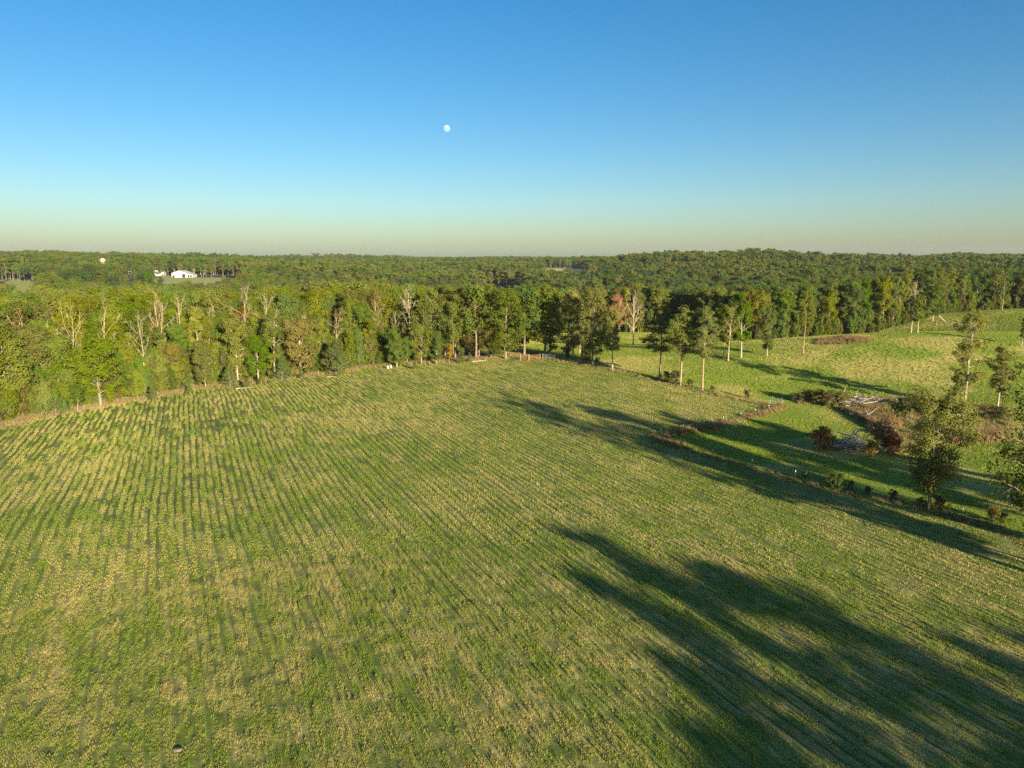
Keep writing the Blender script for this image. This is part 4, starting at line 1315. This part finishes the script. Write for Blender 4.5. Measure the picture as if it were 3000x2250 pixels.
def log_mesh(rg, L, r, mat, droop=0.0, forks=0, k=7):
    n = 6
    s = np.linspace(-.5, .5, n)
    P = np.column_stack([s * L, np.cumsum(rg.normal(size=n)) * L * .012, np.cumsum(rg.normal(size=n)) * L * .012 - droop * (2 * s) ** 2 * L])
    parts = [tube(P, r * np.linspace(1.05, 0.55, n), k)]
    for _ in range(forks):
        i = rg.integers(2, n)
        d = np.array([rg.uniform(.3, 1), rg.normal() * .7, rg.uniform(-.1, .8)])
        parts.append(tube([P[i], P[i] + d * L * .12, P[i] + d * L * .24 + rg.normal(size=3) * L * .03], [r * .45, r * .3, r * .1], 5))
    return mesh_np('log', *join(parts), [mat], smooth=True)


def brush_pile(u, v, rx, ry, hgt, nlog, nbr, label, seed, mat=M_LOG, lean_logs=()):
    rg = np.random.default_rng(seed)
    c = gp(u, v)
    root = bpy.data.objects.new('brush_pile', None); COL.objects.link(root); root.location = c
    tag(root, label, 'brush pile')
    logs = [log_mesh(rg, rg.uniform(2.4, 4.6), rg.uniform(0.06, 0.13), mat if i % 3 else M_LOGPALE, forks=rg.integers(0, 4)) for i in range(6)]
    brs = [log_mesh(rg, rg.uniform(2.0, 4.0), rg.uniform(0.03, 0.06), mat if i % 2 else M_TWIG, 0.05, forks=4, k=5) for i in range(5)]
    for i in range(nlog + nbr):
        a, q = rg.uniform(0, 6.28), rg.uniform(0, 1) ** .6
        x_, y_ = math.cos(a) * q * rx, math.sin(a) * q * ry
        zz = hgt * (1 - q ** 1.5) * rg.uniform(0.25, 1.0) + 0.12 + float(hz(c[0] + x_, c[1] + y_)) - c[2]
        o = obj('log' if i < nlog else 'branch', logs[i % 6] if i < nlog else brs[i % 5], root, loc=(x_, y_, zz))
        o.rotation_euler = (rg.normal() * .3, rg.normal() * (0.22 if i < nlog else 0.4), rg.normal() * (0.6 if rx > 2 * ry else 1.4) + (0 if rg.uniform() < .7 else 1.5))
    for (dx, dz, ln, tilt, yaw) in lean_logs:
        o = obj('log', log_mesh(rg, ln, 0.12, M_LOGPALE if rx > 6 else M_LOG), root, loc=(dx, 0, dz)); o.rotation_euler = (0, tilt, yaw)
    # fine twigs: too many to pick apart
    tw = []
    for _ in range(900):
        a, q = rg.uniform(0, 6.28), rg.uniform(0, 1) ** .5
        x_, y_ = math.cos(a) * q * rx * 1.05, math.sin(a) * q * ry * 1.05
        p = np.array([x_, y_, hgt * (1 - q ** 1.6) * rg.uniform(0, 1) + float(hz(c[0] + x_, c[1] + y_)) - c[2]])
        d = rg.normal(size=3); d[2] = abs(d[2]) * .4 - .1
        d *= rg.uniform(0.4, 1.0) / np.linalg.norm(d)
        tw.append(tube([p - d, p + rg.normal(size=3) * .1, p + d], [0.02, 0.016, 0.008], 3, False))
    t = obj('twigs', mesh_np('twigs', *join(tw), [M_TWIG]), root); t['kind'] = 'stuff'
    return root


brush_pile(2528, 1186, 9.0, 3.0, 1.8, 70, 60, 'long brush pile of sunlit bleached logs behind the hollow', 501, lean_logs=[(-4.9, 1.9, 4.2, -1.25, 0.2), (-5.4, 1.5, 3.0, 1.2, 0.2)])
brush_pile(2500, 1318, 5.0, 3.2, 2.7, 40, 60, 'near shaded brush pile of grey logs between russet bushes', 502, lean_logs=[(-1.0, 1.8, 5.0, -0.85, 0.2), (0.9, 1.9, 4.4, -0.6, -0.3), (-0.4, 2.0, 4.8, -0.95, 0.35), (1.4, 2.1, 3.6, 0.5, 0.4)])
brush_pile(2585, 1270, 2.2, 1.0, 1.0, 4, 9, 'small heap of twiggy brush behind the right russet bush', 503)
brush_pile(2840, 1264, 5.8, 1.4, 0.8, 14, 30, 'scatter of bleached white branches under the open trees', 504, M_LOGPALE)
brush_pile(2830, 1228, 2.4, 1.0, 1.0, 4, 8, 'small branch heap behind the bleached white branches', 505)
# bushes round the piles
GB = 'bushes round the brush piles'
RED = (0.21, 0.118, 0.052)
for (u, vb, vt, wx, c, lab) in [
        (2404, 1318, 1272, 1.5, RED, 'russet bush at the left end of the near brush pile'), (2420, 1320, 1280, 1.0, (0.16, 0.085, 0.03), 'smaller russet bush tucked against the near brush pile'),
        (2584, 1326, 1262, 1.15, RED, 'large russet bush at the right end of the near brush pile'), (2546, 1338, 1304, 1.1, (0.17, 0.11, 0.035), 'orange brown low bush in front of the grey logs'),
        (2612, 1334, 1290, 1.1, (0.17, 0.07, 0.03), 'reddish bush between the near brush pile and the oak'), (2330, 1176, 1158, 1.8, (0.075, 0.065, 0.022), 'dark bush at the far left end of the long brush pile'),
        (2362, 1180, 1153, 1.6, (0.07, 0.07, 0.022), 'dark green bush second from the left of the long brush pile'), (2398, 1186, 1152, 1.5, (0.075, 0.075, 0.02), 'dark bush below the leaning logs of the long brush pile'),
        (2432, 1192, 1156, 1.5, (0.11, 0.10, 0.025), 'leafy bush at the middle of the long brush pile'), (2462, 1196, 1162, 1.4, (0.13, 0.12, 0.028), 'yellowish bush right of the leafy one at the long brush pile'),
        (2640, 1190, 1172, 1.6, (0.15, 0.115, 0.035), 'tan bush at the right end of the long brush pile'), (2700, 1205, 1176, 2.0, (0.13, 0.105, 0.035), 'wide brownish bush behind the near oak crown'),
        (2890, 1232, 1200, 1.9, (0.11, 0.10, 0.03), 'brownish thicket below the right open oak'), (2935, 1236, 1205, 1.5, (0.09, 0.095, 0.025), 'dark thicket left of the frame edge oak'),
        (2770, 1222, 1200, 1.8, (0.14, 0.11, 0.035), 'tan thicket at the foot of the tallest open tree')]:
    T(K_SHRUB, u, vb, vt, 'shrub', lab, tuple(q * 1.35 for q in c), 'shrub', GB, wx=wx)
rg = np.random.default_rng(66)


def lying_log(u0, v0, u1, v1, r, label, mat=M_LOGPALE, lift=0.15, forks=2):
    a, b = gp(u0, v0), gp(u1, v1)
    L = float(np.linalg.norm(b - a))
    o = obj('fallen_log', log_mesh(rg, L, r, mat, 0, forks), label=label, cat='log', loc=(a + b) / 2 + np.array([0, 0, lift]))
    o.rotation_euler = (0, -math.atan2(b[2] - a[2], math.hypot(b[0] - a[0], b[1] - a[1])), math.atan2(b[1] - a[1], b[0] - a[0]))
    return o


lying_log(2592, 1262, 2522, 1226, 0.16, 'long fallen grey log slanting through the brown stems', M_LOG, 0.9, 3)
lying_log(140, 1230, 172, 1217, 0.14, 'pale fallen log on the verge at the far left')
lying_log(690, 1140, 735, 1135, 0.15, 'pale fallen log on the verge by the low cedar')
lying_log(960, 1106, 1035, 1096, 0.13, 'thin fallen log in front of the largest cedar')
lying_log(1384, 1060, 1424, 1057, 0.15, 'white fallen log right of the paired cedars')
a = at_depth(2771, 318); a2 = at_depth(2744, 322)
o = obj('leaning_log', log_mesh(rg, 5.2, 0.18, M_LOG), label='thick pale log leaning against the right wood edge', cat='log', loc=(a + a2) / 2 + np.array([0, 0, 1.8]))
o.rotation_euler = (0, 0.72, 0.1)
# the pale stone lying in the foreground grass
rgs = np.random.default_rng(7)
sv, sf = [], []
for i in range(7):
    for j in range(10):
        th, ph_ = math.pi * i / 6, 2 * math.pi * j / 10
        k = 1 + 0.07 * rgs.normal()
        sv.append((0.34 * math.sin(th) * math.cos(ph_) * k, 0.22 * math.sin(th) * math.sin(ph_) * k, 0.055 * math.cos(th) * k))
for i in range(6):
    for j in range(10):
        sf.append((i * 10 + j, i * 10 + (j + 1) % 10, (i + 1) * 10 + (j + 1) % 10, (i + 1) * 10 + j))
obj('stone', mesh_np('stone', np.array(sv), np.array(sf), [plain_mat('pale stone', (0.22, 0.18, 0.11), 0.9, 0.3, 6, 0.5)], smooth=True), label='pale flat stone lying in the lower left grass', cat='stone', loc=gp(520, 2198) + np.array([0, 0, 0.05]))
M_WHITE = plain_mat('white paint', (0.50, 0.49, 0.455), 0.5, 0.06, 1.5)
for (u, v, w, lab) in [(1137, 1080, 1.0, 'larger of two small white boxes on the left wood verge'), (1146, 1078, 0.6, 'smaller of two small white boxes on the left wood verge')]:
    root = bpy.data.objects.new('white_box', None); COL.objects.link(root); root.location = gp(u, v); tag(root, lab, 'box')
    obj('body', mesh_np('box body', *box(0, 0, .35, .5 * w, .5, .9), [M_WHITE]), root)
    obj('lid', mesh_np('box lid', *box(0, 0, .83, .58 * w, .58, .06), [M_WHITE]), root)

# ------------------------------------------------------------------ farm buildings and utility poles on the far left
M_ROOFM = plain_mat('pale metal roof', (0.52, 0.51, 0.48), 0.45, 0.06, 1.0)
M_SHADE_SIDING = plain_mat('shade grey siding', (0.48, 0.50, 0.50), 0.55, 0.12, 0.6)  # shade on the barn's side put into the siding colour
M_OPEN_SHADE = plain_mat('dark doorway', (0.02, 0.015, 0.015), 0.9, 0.1, 1)  # near-black panels stand for the shade inside doorways and openings
M_TAN = plain_mat('tan siding', (0.55, 0.42, 0.28), 0.8, 0.12, 1.0)
M_GLASS = plain_mat('window glass', (0.05, 0.06, 0.07), 0.15, 0.1, 1)
M_TANROOF = plain_mat('cream metal roof', (0.68, 0.62, 0.50), 0.5, 0.08, 1.0)


def gable(w, l, he, hr):
    """closed gabled hall: width along x, length along y (back), eaves and ridge heights"""
    V = [(-w / 2, 0, -1), (w / 2, 0, -1), (w / 2, l, -1), (-w / 2, l, -1), (-w / 2, 0, he), (w / 2, 0, he), (w / 2, l, he), (-w / 2, l, he), (0, 0, hr), (0, l, hr)]
    Q = [(1, 2, 6, 5), (3, 0, 4, 7), (0, 1, 5, 4), (2, 3, 7, 6)]
    Tn = [(4, 5, 8), (6, 7, 9)]
    return np.array(V, float), [np.array(Q), np.array(Tn)]


def roof(w, l, he, hr, over=0.5, th=0.25):
    parts = []
    for s in (-1, 1):
        k = (hr - he) / (w / 2)
        a = np.array([0, -over, hr + 0.02]); b = np.array([s * (w / 2 + over), -over, he - k * over + 0.02])
        c = np.array([s * (w / 2 + over), l + over, he - k * over + 0.02]); d = np.array([0, l + over, hr + 0.02])
        up_ = np.array([0, 0, th])
        parts.append((np.array([a, b, c, d, a + up_, b + up_, c + up_, d + up_]), np.array([(0, 1, 2, 3), (7, 6, 5, 4), (0, 4, 5, 1), (1, 5, 6, 2), (2, 6, 7, 3), (3, 7, 4, 0)])))
    return join(parts)


def building(name, u, v, w, l, he, hr, rz, label, wall, rmat, doors=(), windows=(), side_doors=()):
    root = bpy.data.objects.new(name, None); COL.objects.link(root)
    p = gp(u, v); root.location = p; root.rotation_euler = (0, 0, rz)
    tag(root, label, 'building')
    V, F = gable(w, l, he, hr)
    obj('wall', mesh_np('wall', V, F, [wall]), root)
    obj('roof', mesh_np('roof', *roof(w, l, he, hr), [rmat]), root)
    for (x_, z_, ww, hh) in doors:
        obj('door', mesh_np('door', *box(x_, -0.03, z_ + hh / 2, ww, 0.06, hh), [M_OPEN_SHADE]), root)
    for (x_, z_, ww, hh) in windows:
        f = obj('window', mesh_np('window frame', *box(x_, -0.04, z_, ww + .3, 0.08, hh + .3), [M_WHITE]), root)
        obj('pane', mesh_np('pane', *box(x_, -0.07, z_, ww, 0.08, hh), [M_GLASS]), f)
    for (y_, z_, ww, hh) in side_doors:
        obj('opening', mesh_np('side opening', *box(w / 2 + 0.03, y_, z_ + hh / 2, 0.06, ww, hh), [M_OPEN_SHADE]), root)
    return root


building('barn', 525, 813, 16.5, 26, 4.6, 7.8, 0.12, 'white gabled barn with a dark doorway on the far meadow', M_WHITE, M_ROOFM, doors=[(-6.3, 0, 2.6, 2.6), (5.2, 0, 3.6, 4.0)],
         side_doors=[(5, 0.4, 3.2, 3.4), (11, 0.4, 3.6, 3.4), (18, 0.4, 3.2, 3.4)])
bb = bpy.data.objects['barn']
obj('lean_to', mesh_np('lean to', *box(11.5, 10, 1.2, 6.2, 18, 4.4), [M_SHADE_SIDING]), bb)
obj('lean_to_roof', mesh_np('lean to roof', np.array([(8.3, 0.5, 4.5), (15.2, 0.5, 3.2), (15.2, 19.6, 3.2), (8.3, 19.6, 4.5), (8.3, 0.5, 4.75), (15.2, 0.5, 3.45), (15.2, 19.6, 3.45), (8.3, 19.6, 4.75)]), np.array([(3, 2, 1, 0), (4, 5, 6, 7), (0, 1, 5, 4), (1, 2, 6, 5), (2, 3, 7, 6), (3, 0, 4, 7)]), [M_ROOFM]), bb)
for x_ in (10.2, 13.0): obj('opening', mesh_np('lean to opening', *box(x_, 0.97, 1.4, 2.0, 0.08, 2.8), [M_OPEN_SHADE]), bb)
building('shed', 466, 808, 11, 12, 5.5, 8.2, 0.2, 'white gabled shed half hidden by trees left of the barn', M_WHITE, M_ROOFM, windows=[(-2.5, 3.0, 1.2, 1.4), (2.5, 3.0, 1.2, 1.4)])
building('house', 373, 801, 10, 9, 3.2, 5.6, -1.2, 'small white house roof showing through trees left of the shed', M_WHITE, M_ROOFM, doors=[(0, 0, 1.1, 2.2)], windows=[(-3, 1.7, 1.2, 1.2), (3, 1.7, 1.2, 1.2)])
hr_ = building('house', 300, 771, 22, 9, 4.6, 7.4, -0.25, 'long cream house with a porch on the left skyline', M_TAN, M_TANROOF, doors=[(0, 0, 1.6, 2.3)], windows=[(x_, 1.9, 1.6, 1.3) for x_ in (-9, -6, -3, 3, 6, 9)])
hr_.scale = (1.0, 1.0, 1.0)
obj('porch_roof', mesh_np('porch roof', *box(0, -1.9, 3.2, 22.5, 3.6, 0.25), [M_TANROOF]), hr_)
obj('upper_storey', mesh_np('upper storey', *box(-1.5, 4.5, 6.9, 17.5, 6.0, 2.6), [M_TAN]), hr_)
obj('upper_roof', mesh_np('upper roof', *box(-1.5, 4.5, 8.4, 18.6, 7.0, 0.4), [M_TANROOF]), hr_)
for x_ in (-8, -4.5, -1.5, 1.5, 5): obj('window', mesh_np('upper window', *box(x_, 1.46, 7.1, 1.5, 0.08, 1.1), [M_GLASS]), hr_)
for x_ in (-11, -5.5, 0.9, 5.5, 11): obj('porch_post', mesh_np('porch post', *tube([(x_, -3.5, -.5), (x_, -3.5, 3.1)], [0.12, 0.12], 6), [M_WHITE]), hr_)
M_POLE = plain_mat('utility pole wood', (0.42, 0.34, 0.22), 0.9, 0.2, 3)
for (u, vb, vt, lab) in [(25, 796, 777, 'pale utility pole at the far left among field trees'), (343, 772, 753, 'utility pole right of the long cream house'),
                         (513, 812, 789, 'utility pole rising behind the white barn'), (570, 812, 788, 'utility pole right of the white barn'), (267, 778, 760, 'thin utility pole left of the long cream house')]:
    p = gp(u, vb); h_ = height_to(p, vt)
    root = bpy.data.objects.new('utility_pole', None); COL.objects.link(root); root.location = p; tag(root, lab, 'pole', 'utility poles round the farm')
    obj('pole', mesh_np('pole', *tube([(0, 0, -1), (0, 0, h_)], [0.26, 0.17], 8), [M_POLE]), root)
    obj('crossarm', mesh_np('crossarm', *box(0, 0, h_ - 0.7, 2.2, 0.16, 0.16), [M_POLE]), root)
    obj('transformer', mesh_np('transformer', *tube([(.3, -.25, h_ - 2.2), (.3, -.25, h_ - 1.3)], [0.25, 0.25], 8), [M_GREYSTEEL]), root)

# ------------------------------------------------------------------ the moon
md_ = pray(1308, 377); md_ = md_ / np.linalg.norm(md_)
DM = 30000.0
m, nt, out = new_mat('moon surface')
geo = N(nt, 'ShaderNodeNewGeometry'); tcm = N(nt, 'ShaderNodeTexCoord')
mn = noise_n(nt, 1.6, 5, 0.6, tcm.outputs['Object'])
mc = ramp_n(nt, mn, [(0.42, (0.085, 0.10, 0.13)), (0.58, (0.20, 0.21, 0.23))])
df = N(nt, 'ShaderNodeBsdfDiffuse'); nt.links.new(mc, df.inputs['Color'])
tr_ = N(nt, 'ShaderNodeBsdfTransparent')
ad_ = N(nt, 'ShaderNodeAddShader'); nt.links.new(df.outputs[0], ad_.inputs[0]); nt.links.new(tr_.outputs[0], ad_.inputs[1])
mx_ = N(nt, 'ShaderNodeMixShader'); nt.links.new(geo.outputs['Backfacing'], mx_.inputs[0])
nt.links.new(ad_.outputs[0], mx_.inputs[1]); nt.links.new(tr_.outputs[0], mx_.inputs[2])
nt.links.new(mx_.outputs[0], out.inputs[0])
nu, nv_ = 48, 24
mv, mf = [], []
for i in range(nv_ + 1):
    for j in range(nu):
        th, ph_ = math.pi * i / nv_, 2 * math.pi * j / nu
        mv.append((math.sin(th) * math.cos(ph_), math.sin(th) * math.sin(ph_), math.cos(th)))
for i in range(nv_):
    for j in range(nu):
        mf.append((i * nu + j, (i + 1) * nu + j, (i + 1) * nu + (j + 1) % nu, i * nu + (j + 1) % nu))
mo = obj('moon', mesh_np('moon', np.array(mv), np.array(mf), [m], smooth=True), label='pale gibbous moon in the blue sky', cat='moon', loc=np.array([0, 0, CAMH]) + md_ * DM)
R_ = 10.0 / FPX * DM
mo.scale = (R_, R_, R_)

# ------------------------------------------------------------------ the evening air
hzb = box(0, 2900, 20.0, 11600, 6600, 170)
m, nt, out = new_mat('evening air')
pv = N(nt, 'ShaderNodeVolumePrincipled')
pv.inputs['Color'].default_value = (0.82, 0.90, 1.0, 1)
pv.inputs['Density'].default_value = 0.000045
pv.inputs['Anisotropy'].default_value = 0.2
nt.links.new(pv.outputs[0], out.inputs['Volume'])
obj('haze', mesh_np('haze', hzb[0], hzb[1], [m]), kind='stuff', label='thin evening haze over the whole landscape')
